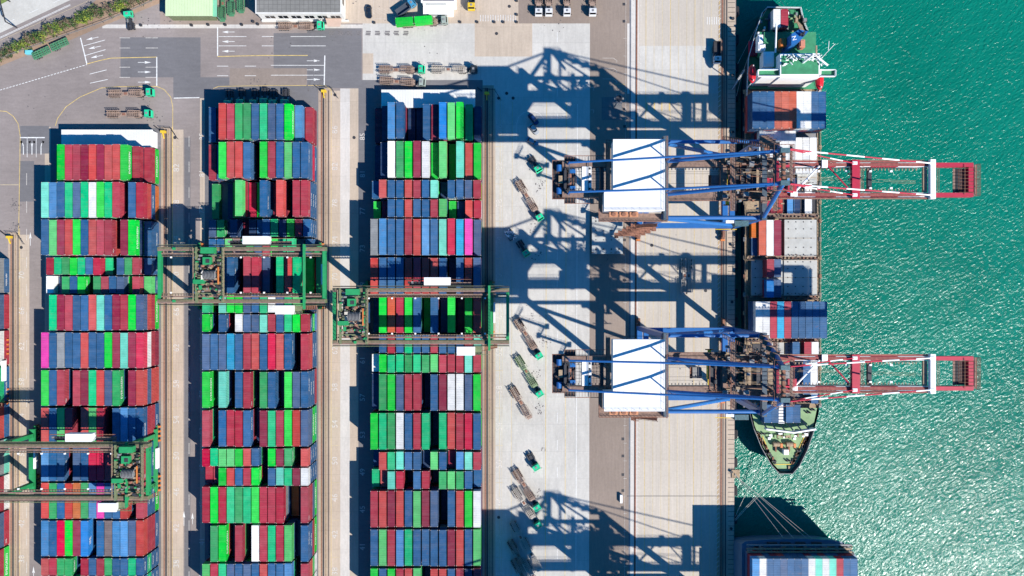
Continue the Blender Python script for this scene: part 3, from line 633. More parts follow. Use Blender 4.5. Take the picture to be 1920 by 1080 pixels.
# ------------------------------------------------------------------ quay cranes
def sts_crane(Yc, label):
    t = empty('quay_crane', (0, Yc, 0), 0, label, 'crane', 'blue and red container cranes along the quay')
    XL, XS, XA = 43.9, 73.2, 70.4      # landside rail, seaside rail, apex
    for X in (XL, XS):
        b = MB(); b.box(X - .9, X + .9, -11.6, 11.6, 2.2, 3.9, M_blue); sb_ = b.build('sill_beam', t)
        for y in (-10.5, 10.5):
            b = MB()
            for q in (-3, -1, 1, 3):
                b.box(X - .55, X + .55, y + q - .85, y + q + .85, .5, 1.5, M_rust)
                for dy in (-.42, .42): b.tube((X - .22, y + q + dy, .42), (X + .22, y + q + dy, .42), .38, M_steel, 10)
            b.box(X - .4, X + .4, y - 3.4, y + 3.4, 1.5, 2.2, M_rust)
            b.box(X - .9, X + .5, y - 4.6, y - 4.0, .6, 1.7, M_oran)
            b.build('bogie', sb_)
    for y in (-11, 11):
        for X0, X1 in ((XL, XL), (XS, XS - 1.2)):
            b = MB(); b.bar((X0, y, 3.8), (X1, y, 44), 1.7, 1.5, M_blue); b.build('leg', t)
        b = MB(); b.box(XL + .8, XS - .9, y - .8, y + .8, 13.5, 16.2, M_blue); b.build('portal_beam', t)
        b = MB(); b.tube((XL + .5, y, 42), (XS - 1, y, 42), .6, M_blue, 12); b.build('upper_tie', t)
        b = MB(); b.tube((XL + .8, y, 39.5), (XS - 1.4, y, 17), .62, M_blue, 12); b.build('diagonal_brace', t)
    for X in (XL, XS - 1.2):
        b = MB(); b.box(X - .7, X + .7, -12, 12, 43.9, 45.6, M_bluedk); b.build('cross_beam', t)
        b = MB(); b.box(X - .8, X + .8, -10.2, 10.2, 14, 15.6, M_blue); b.build('cross_beam', t)
    # main girder, landside part
    b = MB()
    for s in (-1, 1):
        y = s * 4.36
        b.box(14.5, XS + 3, y - .75, y + .75, 40.6, 43.0, M_walk)
        b.box(14.5, XS + 3, y - .78, y + .78, 40.4, 40.6, M_blue)
        b.box(43, XS + 3, y + s * .8, y + s * 1.9, 42.6, 42.75, M_walk)
        b.box(14.5, XS + 3, y - s * .95, y - s * 1.15, 42.9, 43.05, M_steel)
        b.rail([(46, y + s * 1.9, 42.7), (XS + 3, y + s * 1.9, 42.7)], M_rust, .07)
        for i in range(60): b.box(15 + i, 15.25 + i, y - s * 1.2, y - s * 1.7, 42.85, 42.95, M_steel)
    for X in (15.3, 26, XS - 3): b.box(X - .5, X + .5, -4.3, 4.3, 41, 42.6, M_steel)
    b.build('main_girder', t)
    for k in range(7): pass
    # boom
    XB0, XB1 = XS + 3, 133.9
    for s in (-1, 1):
        b = MB(); y = s * 4.36
        segs = [(XB0, 82, M_red), (82, 88, M_white), (88, 94, M_red), (94, 104, M_white), (104, 112, M_red), (112, 121.5, M_white), (121.5, XB1, M_red)]
        for x0, x1, m in segs:
            b.box(x0, x1, y - .6, y + .6, 39.9, 41.9, m)
            if x1 < 122: b.box(x0, x1 - .0, y - .45, y + .45, 41.9, 42.0, M_boom)
            if x1 < 122: b.box(x0, x1, y + s * .72, y + s * 1.25, 41.7, 41.85, M_boom)
        b.box(XB0, 118, y - s * .9, y - s * 1.1, 41.8, 42.0, M_steel)
        for i in range(42): b.box(XB0 + i, XB0 + i + .25, y - s * 1.1, y - s * 1.7, 41.7, 41.8, M_tan)
        b.rail([(XB0, y + s * 1.25, 41.8), (119, y + s * 1.25, 41.8)], M_tan, .06)
        for X in (89, 97, 104, 110): b.cbox((X, y - s * 1.9, 41.8), (.7, .5, .5), M_white)
        b.build('boom_girder', t)
    b = MB(); b.box(98.1, 100.3, -5.6, 5.6, 41.95, 43.2, M_red)
    for y in (-3, -1.6, 0, 1.6, 3): b.box(97.3, 98.1, y - .2, y + .2, 42.2, 42.8, M_steel)
    b.rail([(101.4, -4, 42), (101.4, 4, 42)], M_rust, .07)
    b.box(100.5, 101.4, -3.6, 3.6, 41.6, 41.75, M_walk); b.build('boom_cross_beam', t)
    b = MB(); b.box(120.7, 122.2, -5.7, 5.7, 41.95, 43.2, M_white)
    b.box(119.3, 120.5, -3.6, 3.6, 41.2, 41.9, M_tan)
    for q in (122.7, 123.2, 123.7): b.bar((q, -4, 42.2), (q, 4, 42.2), .08, .08, M_rust)
    b.build('boom_cross_beam', t)
    b = MB(); b.box(103.4, 104.5, -3.6, 3.6, 40.6, 41.6, M_steel); b.build('boom_cross_beam', t)
    b = MB(); b.box(132.6, 134.2, -3.7, 3.7, 40.2, 41.7, M_red)
    for i in range(8): b.bar((129.8, -3.6 + i, 41.8), (135.6, -3.6 + i, 41.8), .08, .08, M_rust)
    for xx in (131.2, 134.6): b.bar((xx, -4.4, 42.2), (xx, 4.4, 42.2), .12, .12, M_rust)
    b.box(128.8, 129.5, -3.6, 3.6, 40.3, 40.4, M_walk); b.box(129.6, 132.6, -3.5, 3.5, 40.2, 40.35, M_steel)
    for i in range(6): b.bar((129.8 + i * .5, -3.6, 40.6), (129.8 + i * .5, 3.6, 40.6), .07, .07, M_rust)
    b.rail([(135.8, -4.6, 41), (135.8, 4.6, 41)], M_rust, .08); b.rail([(135.1, -4.6, 41), (135.1, 4.6, 41)], M_rust, .08)
    b.box(134.6, 135.8, -4.6, 4.6, 40.5, 40.62, M_walk); b.build('boom_tip_platform', t)
    b = MB()
    b.tube((81.5, -4.0, 42.3), (89, 3.9, 42.3), .28, M_white, 8); b.tube((91.5, 3.9, 42.3), (98.4, -3.7, 42.3), .22, M_red, 8)
    b.tube((81.5, -4.0, 42.3), (76.5, .5, 42.3), .2, M_red, 8); b.cbox((81.5, -4.2, 42.5), (2, 1.4, .6), M_white); b.cbox((90.4, 4.5, 42.5), (1.6, 2.2, .6), M_white)
    b.build('boom_bracing', t)
    # festoon cable between the girders
    b = MB()
    for y in (.6, 1.0, 1.4): b.bar((78, y, 40.4), (120, y - 1.6, 40.4), .07, .07, M_tan)
    for y in (-2, -1, 1.8, 2.4): b.bar((20, y, 41.5), (78, y, 41.5), .07, .07, M_steel)
    b.build('hoist_rope', t)
    # apex frame and stays
    A = [(XA, s * 4.2, 64) for s in (1, -1)]
    b = MB()
    for s, a in zip((1, -1), A):
        b.tube((XS - 1.4, s * 11, 45.5), a, .6, M_blue, 12); b.tube((XS + 1.5, s * 4.6, 43), a, .35, M_bluedk, 10)
        b.cbox((XA + .2, s * 4.2, 64.2), (2.4, 1.2, 1.4), mat('teal_steel', (0.05, 0.11, 0.13), .6, var=.4, scale=2))
    b.box(XA - .4, XA + .4, -4.2, 4.2, 63.4, 64.4, M_rust)
    b.box(XA - 2.2, XA - 1.2, -6, 6, 62.4, 62.5, M_walk); b.box(XA + 2.2, XA + 3, -6, 6, 62.4, 62.5, M_walk)
    for yy in (-6, 6): b.rail([(XA - 2.2, yy, 62.5), (XA + 3, yy, 62.5)], M_rust, .07, 1.1, 1)
    for xx in (XA - 2.2, XA + 3): b.rail([(xx, -6, 62.5), (xx, 6, 62.5)], M_rust, .07, 1.1, 1)
    for y in (-2.4, -1, 1, 2.4): b.tube((XA - .5, y - .15, 65), (XA - .5, y + .15, 65), .7, M_steel, 14)
    b.build('apex_frame', t)
    for s, a in zip((1, -1), A):
        b = MB(); b.tube((XL + .6, s * 4.7, 45.5), a, .52, M_blue, 12); b.build('backstay', t)
        b = MB(); b.tube((16.2, s * 4.2, 46.4), (XL, s * 4.36, 54.6), .3, M_blue, 8); b.tube((XL, s * 4.36, 54.6), a, .3, M_blue, 8); b.bar((16.2, s * 4.3, 42), (16.2, s * 4.3, 46.4), .4, .4, M_blue)
        b.bar((XL, s * 4.36, 46), (XL, s * 4.36, 54.6), .3, .3, M_blue); b.build('backstay', t)
        for xe, n, rr in ((98.8, 5, .17), (121.2, 8, .21)):
            b = MB(); p0 = Vector(a) + Vector((1.4, s * .3, 0)); p1 = Vector((xe, s * 4.6, 43))
            for i in range(n): b.tube(p0.lerp(p1, i / n), p0.lerp(p1, (i + 1) / n), rr, (M_red, M_white)[i % 2] if i else M_red, 8)
            b.tube(p0 + Vector((0, 0, .9)), p0.lerp(p1, 1 / n * 1.2), rr * .8, M_red, 8)
            b.cbox(p1, (1.4, .9, .8), M_white); b.build('forestay', t)
    # machinery house
    b = MB(); z0, z1 = 43.4, 48.6
    pts = [(28.6, 10.1), (28.6, -4.4), (26.1, -4.4), (26.1, -9.6), (42.6, -9.6), (42.6, 10.1)]
    b.prism(pts, z0, z1, M_roofw)
    b.prism([(x + (.25 if x > 30 else -.25), y + (.25 if y > 0 or y == -4.4 and False else -.2 if y < -5 else 0)) for x, y in pts], z1, z1 + .16, M_roofw)
    for i in range(6): b.box(28.9 + i * 2.3, 28.96 + i * 2.3, -9.5, 10, z1 + .16, z1 + .18, mat('roof_seam', (.5, .5, .5), .7))
    b.box(26.4, 42.5, -4.5, -4.4, z1 + .16, z1 + .2, M_roofw)
    b.rail([(26.4, -9.4, z1 + .1), (42.4, -9.4, z1 + .1), (42.4, 9.9, z1 + .1)], M_grey, .05, .9, 2)
    h = b.build('machinery_house', t)
    b = MB()
    for i in range(3):
        b.box(27.6 + i * 2.9, 30.0 + i * 2.9, -11.2, -9.85, 45, 46.6, mat('fan_housing', (.42, .19, .10), .7, var=.4, scale=3)); b.tube((28.8 + i * 2.9, -10.5, 46.6), (28.8 + i * 2.9, -10.5, 46.85), .6, M_rust, 12)
        b.box(28.0 + i * 2.9, 29.6 + i * 2.9, -9.9, -9.84, 46.6, 47.6, M_glass)
    b.build('cooling_fan', h)
    b = MB(); b.box(25, 44.6, -12.3, -9.9, 43.2, 43.35, M_walk); b.rail([(25, -12.3, 43.35), (44.6, -12.3, 43.35)], M_rust, .08, 1.1, 1)
    b.box(43.0, 44.6, -12, 11.6, 43.3, 43.45, M_walk); b.rail([(44.6, -12, 43.4), (44.6, 11.6, 43.4)], M_rust, .09, 1.1, 1.2); b.rail([(43.9, -12, 46.1), (43.9, 11.6, 46.1)], M_rust, .09, 1.1, 1.2)
    b.rail([(25, -12.3, 43.35), (25, -4, 43.35)], M_rust, .08, 1.1, 1); b.box(24.9, 26, -12.3, -4, 43.2, 43.3, M_walk)
    b.box(27, 28.3, -4, 10.6, 43.2, 43.3, M_walk); b.rail([(27, -4, 43.3), (27, 11, 43.3), (43, 11, 43.3)], M_steel, .08, 1.1, 1.2)
    b.build('service_walkway', t)
    # stair tower on the south landside leg
    b = MB(); zz = 42.5
    for k in range(9):
        x0, x1 = (36.5, 42.0) if k % 2 else (42.0, 36.5); zn = zz - 4.3; y = -13.2 - .35 * (k % 2)
        b.bar((x0, y, zz), (x1, y, zn), .9, .12, M_rust)
        for dy in (-.5, .5):
            b.bar((x0, y + dy, zz + 1), (x1, y + dy, zn + 1), .07, .07, M_rust)
            for q in range(6): b.bar((x0 + (x1 - x0) * q / 5, y + dy, zz + (zn - zz) * q / 5), (x0 + (x1 - x0) * q / 5, y + dy, zz + (zn - zz) * q / 5 + 1), .06, .06, M_rust)
        b.box(min(x1, x1 + (1.4 if x1 > 40 else -1.4)), max(x1, x1 + (1.4 if x1 > 40 else -1.4)), -14.3, -12.4, zn - .1, zn, M_rust)
        b.rail([(x1 - .7, -14.3, zn), (x1 + .7, -14.3, zn)], M_rust, .07, 1.1, .7)
        zz = zn
    b.build('stairway', t)
    # rear platform with rope drums
    b = MB()
    b.box(15.2, 18.5, -6.8, 6.8, 41.2, 41.3, M_steel); b.box(11.8, 15.2, -5.6, 5.6, 41.2, 41.3, M_steel)
    for i in range(18): b.bar((11.9 + i * .85, -5.5 if i < 4 else -6.7, 41.5), (11.9 + i * .85, 5.5 if i < 4 else 6.7, 41.5), .09, .09, M_rust)
    for i in range(12): b.bar((12, -5.5 + i, 41.55), (27, -5.5 + i, 41.55), .08, .08, M_steel)
    b.rail([(11.7, -5.6, 41.3), (11.7, 5.6, 41.3)], M_rust, .09, 1.1, 1); b.rail([(15.2, -6.9, 41.3), (27, -6.9, 41.3)], M_rust, .09, 1.1, 1); b.rail([(15.2, 6.9, 41.3), (27, 6.9, 41.3)], M_rust, .09, 1.1, 1)
    b.rail([(11.7, -5.6, 41.3), (15.2, -5.6, 41.3)], M_rust, .08, 1.1, 1); b.rail([(11.7, 5.6, 41.3), (15.2, 5.6, 41.3)], M_rust, .08, 1.1, 1)
    for s in (-1, 1):
        b.tube((13.6, s * 3.3 - .9, 42.4), (13.6, s * 3.3 + .9, 42.4), .75, M_blue, 12); b.cbox((15, s * 3.3, 42), (1, 1.6, 1), M_steel)
        b.cbox((17.6, s * 2.5, 42), (1.6, 1.2, .9), M_blue); b.tube((16.6, s * 1 - .5, 42.4), (16.6, s * 1 + .5, 42.4), .6, M_rust, 12)
    b.cbox((14.1, 0, 41.9), (1.2, 2.2, 1.2), M_tan)
    b.bar((16.4, -5, 44.3), (16.4, 5, 44.3), .2, .2, M_bluedk); b.bar((22, -6.6, 43.6), (22, 6.6, 43.6), .15, .15, M_bluedk)
    b.build('rear_platform', t)
    b = MB(); b.box(20.2, 22.9, -3.4, 3.6, 40.8, 43.2, M_white)
    for y in (-2.8, -.8, 1.4, 3): b.cbox((22.4, y, 43.25), (.6, .6, .2), M_steel)
    b.build('electrical_cabin', t)
    # trolley, operator cab and spreader
    b = MB()
    b.box(62.5, 69.5, -3.6, 3.6, 42.0, 42.9, M_steel)
    for i in range(5): b.bar((62.5 + i * 1.7, -4.6, 43.2), (62.5 + i * 1.7, 4.6, 43.2), .2, .2, M_rust)
    for s in (-1, 1):
        b.tube((64, s * 2.2 - .6, 43.4), (64, s * 2.2 + .6, 43.4), .6, M_steel, 12); b.tube((68, s * 2.2 - .6, 43.4), (68, s * 2.2 + .6, 43.4), .6, M_rust, 12)
        b.rail([(62, s * 5, 42.9), (70, s * 5, 42.9)], M_rust, .08, 1.1, 1)
        for k in range(8): b.cbox((62.6 + k * .95, s * 6.2 + rnd.uniform(-.4, .4), 43 + rnd.uniform(0, 1)), (rnd.uniform(.4, 1), rnd.uniform(.4, 1), rnd.uniform(.5, 1.2)), rnd.choice((M_steel, M_rust, M_tan, M_grey)))
    tr = b.build('trolley', t)
    b = MB(); b.box(58.3, 60.8, -1.6, 1.6, 37.5, 40.2, M_grey); b.box(60.8, 61.0, -1.4, 1.4, 38, 40, M_glass); b.box(57.6, 58.3, -1.7, 1.7, 39.6, 39.8, M_rust); b.build('operator_cab', tr)
    b = MB()
    for s in (-1, 1):
        for q in (-1, 1): b.bar((66 + q, s * 3, 42), (66 + q * .8, s * 2.4, 31), .05, .05, M_steel)
    b.box(65.2, 66.8, -3, 3, 29.6, 30.9, M_yelp)
    for s in (-1, 1): b.box(65.5, 66.5, s * 3, s * 6.05, 29.8, 30.3, M_yelp); b.box(64.8, 67.2, s * 5.8, s * 6.1, 29.7, 30.3, M_oran)
    b.build('spreader', tr)
    # seaside clutter of ladders, platforms and cable trays
    b = MB(); q = random.Random(3)
    for z in (47.4, 50.5, 54, 58):
        f = (z - 46) / 18; ys = 11 - 6.5 * f
        for s in (1,):
            x = XS - 1.4 - 1.5 * f
            b.box(x - 1.8, x + .9, s * ys - 1, s * ys + 1, z - .06, z, M_walk); b.rail([(x - 1.8, s * ys - 1, z), (x + .9, s * ys - 1, z)], M_rust, .07, 1.1, .9); b.rail([(x - 1.8, s * ys + 1, z), (x + .9, s * ys + 1, z)], M_rust, .07, 1.1, .9)
    for s in (1,):
        for i in range(26):
            f = i / 26; b.bar((60 + 10 * f, s * (11.2 - 6 * f) - .5, 46 + 16 * f), (60 + 10 * f, s * (11.2 - 6 * f) + .5, 46 + 16 * f), .25, .07, M_rust)
        for dy in (-.5, .5):
            b.bar((60, s * 11.2 + dy, 47), (70, s * 5.2 + dy, 63), .07, .07, M_rust); b.bar((60, s * 11.2 + dy, 46), (70, s * 5.2 + dy, 62), .1, .1, M_rust)
            for i in range(14): f = i / 14; b.bar((60 + 10 * f, s * (11.2 - 6 * f) + dy, 46 + 16 * f), (60 + 10 * f, s * (11.2 - 6 * f) + dy, 47 + 16 * f), .06, .06, M_steel)
    for x0 in (62, 74.2):
        b.box(x0, x0 + 1.3, -9.5, 9.5, 46.05, 46.15, M_walk); b.rail([(x0, -9.5, 46.1), (x0, 9.5, 46.1)], M_rust, .08, 1.1, 1); b.rail([(x0 + 1.3, -9.5, 46.1), (x0 + 1.3, 9.5, 46.1)], M_steel, .08, 1.1, 1)
    for i in range(70): b.cbox((q.uniform(60, 77), q.uniform(-9, 9), q.uniform(43.2, 46.8)), (q.uniform(.3, 1.8), q.uniform(.2, 1.2), q.uniform(.3, 1.2)), q.choice((M_steel, M_steel, M_rust, M_tan, M_grey, M_walk)))
    for i in range(16): b.bar((q.uniform(60, 64), y0_ := q.uniform(-9, 9), 45.5), (q.uniform(72, 78), y0_ + q.uniform(-1, 1), 45.5), .12, .12, q.choice((M_steel, M_rust, M_tan)))
    b.build('cable_tray', t); b = MB(); b.box(60.2, 62, -6, 4, 42, 43.3, M_walk); b.build('equipment_box', t); b = MB(); b.box(74.2, 75.6, -5, 4.6, 46.2, 46.9, M_red); b.box(79.5, 82, -3.6, -1.4, 42, 43.4, M_red); b.bar((75.6, -3, 46.4), (81, -3.8, 43), .4, .4, M_red); b.bar((75.6, 3, 46.4), (81, 4, 43), .4, .4, M_red)
    for k in range(7): b.bar((78, -3.6 + k * 1.2, 46.9), (72, -3.6 + k * 1.2, 46.9), .12, .12, M_steel)
    b.build('hinge_frame', t)
    b = MB(); b.box(64.5, 68.5, -13.4, -11.9, 40, 42.4, mat('teal_steel', (0.07, 0.16, 0.18))); b.bar((60.6, -13.9, 36), (67, -13.9, 36), .2, .2, M_yelp); b.bar((65.5, -13.9, 35.9), (65.5, -13.2, 40.2), .25, .25, M_steel); b.build('cable_reel', t); b = MB(); b.box(62, 64.5, -12.6, -11.8, 41.5, 42.2, M_white); b.build('cable_box', t)
    return t
cr1 = sts_crane(31.4, 'blue quay crane with red and white boom, upper one over the ship amidships')
cr2 = dup(cr1, (0, -24.8, 0), 0, 'blue quay crane with red and white boom, lower one near the bow')
for ch in cr2.children:
    if ch.name.startswith('trolley'): ch.location.x = -5.5
dup(cr1, (0, -123.1, 0), 0, 'third quay crane below the picture edge, showing only its shadow on the apron')

# ------------------------------------------------------------------ rail mounted yard gantries
def yard_gantry(px, py, label, tx, xl=-26.6, xr=27.4, rail_r=20.9):
    x, y = W(px, py); t = empty('yard_gantry_crane', (x, y, 0), 0, label, 'gantry crane', 'green gantry cranes straddling the container blocks')
    G = 8.4
    for s in (-1, 1):
        b = MB()
        b.box(xl, xr, s * G - .62, s * G + .62, 17.2, 19.6, M_green2)
        b.box(xl + .2, xr - .2, s * G - .7, s * G - .1, 19.6, 19.66, M_walk); b.box(xl + .2, xr - .2, s * G + .12, s * G + .45, 19.6, 19.68, M_gtan)
        b.box(xl, xr, s * G - s * 1.5 - .25, s * G - s * 1.5 + .25, 18.4, 18.9, M_walk); b.box(xl, xr, s * G - s * 2.3 - .15, s * G - s * 2.3 + .15, 18.2, 18.5, M_gtan)
        b.box(xl, xr, s * G + s * 1.05 - .12, s * G + s * 1.05 + .12, 19.0, 19.1, M_steel)
        b.rail([(xl, s * G + s * 1.3, 18.8), (xr, s * G + s * 1.3, 18.8)], M_green2, .09, 1.1, 1.5)
        for i in range(60): b.box(xl + .9 * i, xl + .9 * i + .12, s * G - s * 1.3, s * G - s * 2.4, 18.6, 18.68, M_steel)
        for i in range(7): b.cbox((xl + 4 + i * 7.5, s * G - s * 2.7, 18.6), (.5, .5, .4), M_white)
        b.build('girder', t)
    for X in (xl + .5, xr - .5):
        b = MB(); b.box(X - .5, X + .5, -G + .65, G - .65, 17.8, 19.3, M_green); b.build('end_tie', t)
    for X in (-21, rail_r):
        if X > 0: b = MB(); b.box(X - .35, X + .35, -G - 2.6, G + 1.4, 20.2, 21.0, M_green); b.build('top_tie', t)
        for s in (-1, 1):
            b = MB(); b.bar((X, s * G, 3.4), (X, s * G, 17.2), 1.7, 1.3, M_green); b.bar((X, s * G, 17), (X, s * G, 20.4), .8, .8, M_green); b.build('leg', t)
        b = MB(); b.box(X - .85, X + .85, -10.5, 10.5, 2.0, 3.6, M_green); b.box(X + .9, X + 1.5, -3, 4, 2.2, 3.9, M_white); sl = b.build('sill_beam', t)
        for s in (-1, 1):
            b = MB()
            for q in (-2.4, -.8, .8, 2.4):
                b.box(X - .5, X + .5, s * 8.6 + q - .65, s * 8.6 + q + .65, .4, 1.3, M_rust); b.tube((X - .2, s * 8.6 + q, .4), (X + .2, s * 8.6 + q, .4), .38, M_steel, 10)
                b.cbox((X + .9, s * 8.6 + q, 1.0), (.7, .6, .7), M_oran)
            b.box(X - .4, X + .4, s * 8.6 - 2.8, s * 8.6 + 2.8, 1.3, 2.0, M_green); b.build('bogie', sl)
    b = MB(); z = 18.8; b.box(1.1, 9.5, G + 1.5, G + 4.0, z - 1.0, z + 1.6, M_roofw); b.build('electrical_house', t)
    b = MB(); b.box(-4, 16, G + 1.3, G + 2.6, z - 1.3, z - 1.15, M_walk); b.rail([(9.8, G + 3.4, z - 1.1), (16, G + 3.4, z - 1.1)], M_rust, .1, 1.1, 1); b.rail([(-5, G + 3.4, z - 1.1), (.8, G + 3.4, z - 1.1)], M_rust, .1, 1.1, 1)
    for k in range(5): b.cbox((-4 + k * 1.1, G + 2.4, z - .6), (.7, .8, .9), rnd.choice((M_steel, M_grey)))
    b.build('service_platform', t)
    b = MB(); b.box(11.6, 17.4, -G - 4.2, -G - 1.4, z - 1, z + 1.6, M_roofw); b.build('electrical_house', t)
    b = MB(); b.box(17.4, 19.6, -G - 3.8, -G - 1.5, z - 1, z + .2, M_green2); b.rail([(17.4, -G - 4, z), (22, -G - 4, z)], M_green2, .09, 1.1, 1)
    for k in range(12):
        f = k / 12; b.bar((20.5 + 4 * f, -G - 2.2 - .6, 18 - 12 * f), (20.5 + 4 * f, -G - 2.2 + .6, 18 - 12 * f), .35, .08, M_rust)
    for dy in (-.6, .6): b.bar((20.5, -G - 2.2 + dy, 18), (24.2, -G - 2.2 + dy, 7), .1, .3, M_rust)
    b.bar((20.5, -G - 2.8, 18), (19.5, -G - 2.8, 18), .15, .15, M_rust)
    b.build('stairway', t)
    # trolley
    b = MB(); q = random.Random(11)
    for X in (-4.2, 4.2): b.box(tx + X - .35, tx + X + .35, -G - .5, G + .5, 20, 20.8, M_green2); b.rail([(tx + X * 1.15, -G, 20.6), (tx + X * 1.15, G, 20.6)], M_tan, .1, 1.1, 1.2)
    for Y in (-6, -2.8, .2, 3.3, 6.2): b.box(tx - 4.2, tx + 4.2, Y - .25, Y + .25, 20.1, 20.7, M_green2)
    b.box(tx - 3.4, tx + 3.2, 1.4, 6, 20, 20.1, M_walk); b.box(tx - 3.4, tx + 2.4, -6.8, -3.2, 20, 20.1, M_walk)
    b.box(tx - 3.9, tx - 3, -3, 2, 20, 20.1, M_walk)
    for i in range(120): b.cbox((tx + q.uniform(-4, 4), q.uniform(-7.4, 7.6), q.uniform(20.2, 21.6)), (q.uniform(.2, .9), q.uniform(.2, .8), q.uniform(.4, 1.2)), q.choice((M_green, M_steel, M_tan, M_green2, M_rust, M_grey, M_steel, M_steel)))
    for s in (-1, 1):
        for X in (-1.9, 1.0): b.tube((tx + X, s * 2.8 - .35, 21.4), (tx + X, s * 2.8 + .35, 21.4), .6, M_rust, 12)
    tr = b.build('trolley', t)
    b = MB(); b.tube((tx - 1.4, 0, 21.5), (tx + 2.4, 0, 21.5), 1.35, M_steel, 18)
    for i in range(9): b.tube((tx - 1.3 + i * .45, 0, 21.5), (tx - 1.15 + i * .45, 0, 21.5), 1.45, M_grey, 18)
    b.build('rope_drum', tr)
    b = MB(); b.box(tx - 2.0, tx + 2.2, 6.8, 8.7, 20.2, 22.6, M_green); b.build('machine_cover', tr)
    b = MB(); b.box(tx - 4.6, tx - 1.2, -2.9, -1.5, 20.2, 22.2, M_green); b.build('machine_cover', tr)
    b = MB(); b.box(tx - 1.6, tx + 1.0, 3.2, 5.6, 20.6, 22, M_green); b.box(tx - .6, tx + .6, 3.8, 5, 22, 22.1, M_steel); b.build('hoist_motor', tr)
    b = MB(); b.bar((tx + 3.4, -3, 22), (tx + 3.4, 2.5, 22), .35, .35, M_oran); b.build('hook_beam', tr)
    b = MB(); b.box(tx - 1.3, tx + 1.3, -6.2, -3.6, 15.2, 17.8, M_grey); b.box(tx - 1.2, tx + 1.2, -3.6, -3.5, 15.4, 17.6, M_glass); b.build('operator_cab', tr)
    return t
yard_gantry(490, 517.5, 'green yard gantry spanning the middle block at row 70, trolley on its left end', -9.4)
yard_gantry(802.5, 588.5, 'green yard gantry spanning the right block at row 66, nearest the quay', -21.5, -28.4, 28.4, 22)
yard_gantry(184.5, 858, 'green yard gantry spanning the left block at row 50, trolley at its right leg', 21.5)
yard_gantry(-100, 696, 'green yard gantry cut off by the left picture edge, its rusty bogies showing', -12)

# ------------------------------------------------------------------ vehicles
def wheel(par, x, y, r=.5, w=.5):
    b = MB(); b.tube((x, y - w / 2, r), (x, y + w / 2, r), r, M_tyre, 12); b.tube((x, y - w / 2 - .01, r), (x, y + w / 2 + .01, r), r * .5, M_grey, 8); b.build('wheel', par)
def tractor_parts(t, cabm, x0=0, style=0):
    """front bumper at x0, cab behind it (+x forward)"""
    b = MB(); b.box(x0 - 6.4, x0 - .2, -.45, .45, .7, 1.05, M_steel); b.box(x0 - 2.6, x0 - .1, -1.15, 1.15, .55, .95, M_steel)
    b.tube((x0 - 3.4, -1.0, .9), (x0 - 2.3, -1.0, .9), .33, M_grey, 10); b.box(x0 - 3.6, x0 - 2.6, .6, 1.15, .6, 1.1, M_grey)
    for y in (-.35, .35): b.box(x0 - 2.6, x0 - 2.45, y - .08, y + .08, 1, 2.6, M_steel)
    b.tube((x0 - 2.6, -.9, 1), (x0 - 2.6, -.9, 3.0), .1, M_grey, 8); b.box(x0 - 6.3, x0 - 3.9, -1.2, -.75, 1.05, 1.12, M_steel); b.box(x0 - 6.3, x0 - 3.9, .75, 1.2, 1.05, 1.12, M_steel)
    b.build('chassis', t)
    b = MB(); b.tube((x0 - 5.1, 0, 1.05), (x0 - 5.1, 0, 1.22), .55, M_steel, 16); b.build('fifth_wheel', t)
    b = MB(); w = 1.2
    prof = [(x0 - 2.3, .9), (x0 - 2.3, 2.75), (x0 - 2.1, 2.95), (x0 - .65, 2.95), (x0 - .3, 2.1), (x0 - .05, 1.9), (x0, .8)]
    vs = [(x, -w, z) for x, z in prof] + [(x, w, z) for x, z in prof]; n = len(prof)
    b.add(vs, [tuple(range(n)), tuple(range(n, 2 * n))[::-1]] + [(i, n + i, n + (i + 1) % n, (i + 1) % n) for i in range(n)], cabm)
    b.box(x0 - 1.75, x0 - 1.05, -.35, .35, 2.95, 3.1, M_grey)
    for y in (-.8, .8): b.box(x0 - 2.2, x0 - .8, y - .04, y + .04, 2.95, 3.0, cabm)
    cab = b.build('cab', t)
    b = MB(); b.add([(x0 - .63, -1.05, 2.9), (x0 - .63, 1.05, 2.9), (x0 - .28, 1.05, 2.14), (x0 - .28, -1.05, 2.14)], [(0, 1, 2, 3), (3, 2, 1, 0)], M_glass)
    for q in b.v[:]: pass
    b.v = [(x + .03, y, z + .02) for x, y, z in b.v]
    for s in (-1, 1): b.box(x0 - 1.9, x0 - .9, s * 1.2, s * 1.215, 1.9, 2.7, M_glass)
    b.build('window', cab)
    for s in (-1, 1):
        b = MB(); b.bar((x0 - .4, s * 1.2, 2.5), (x0 - .2, s * 1.5, 2.5), .05, .05, M_steel); b.cbox((x0 - .2, s * 1.5, 2.3), (.1, .25, .5), M_steel); b.build('wing_mirror', cab)
        wheel(t, x0 - 1.2, s * 1.0, .5, .35)
        for q in (-4.6, -5.8): wheel(t, x0 + q, s * .95, .5, .55)
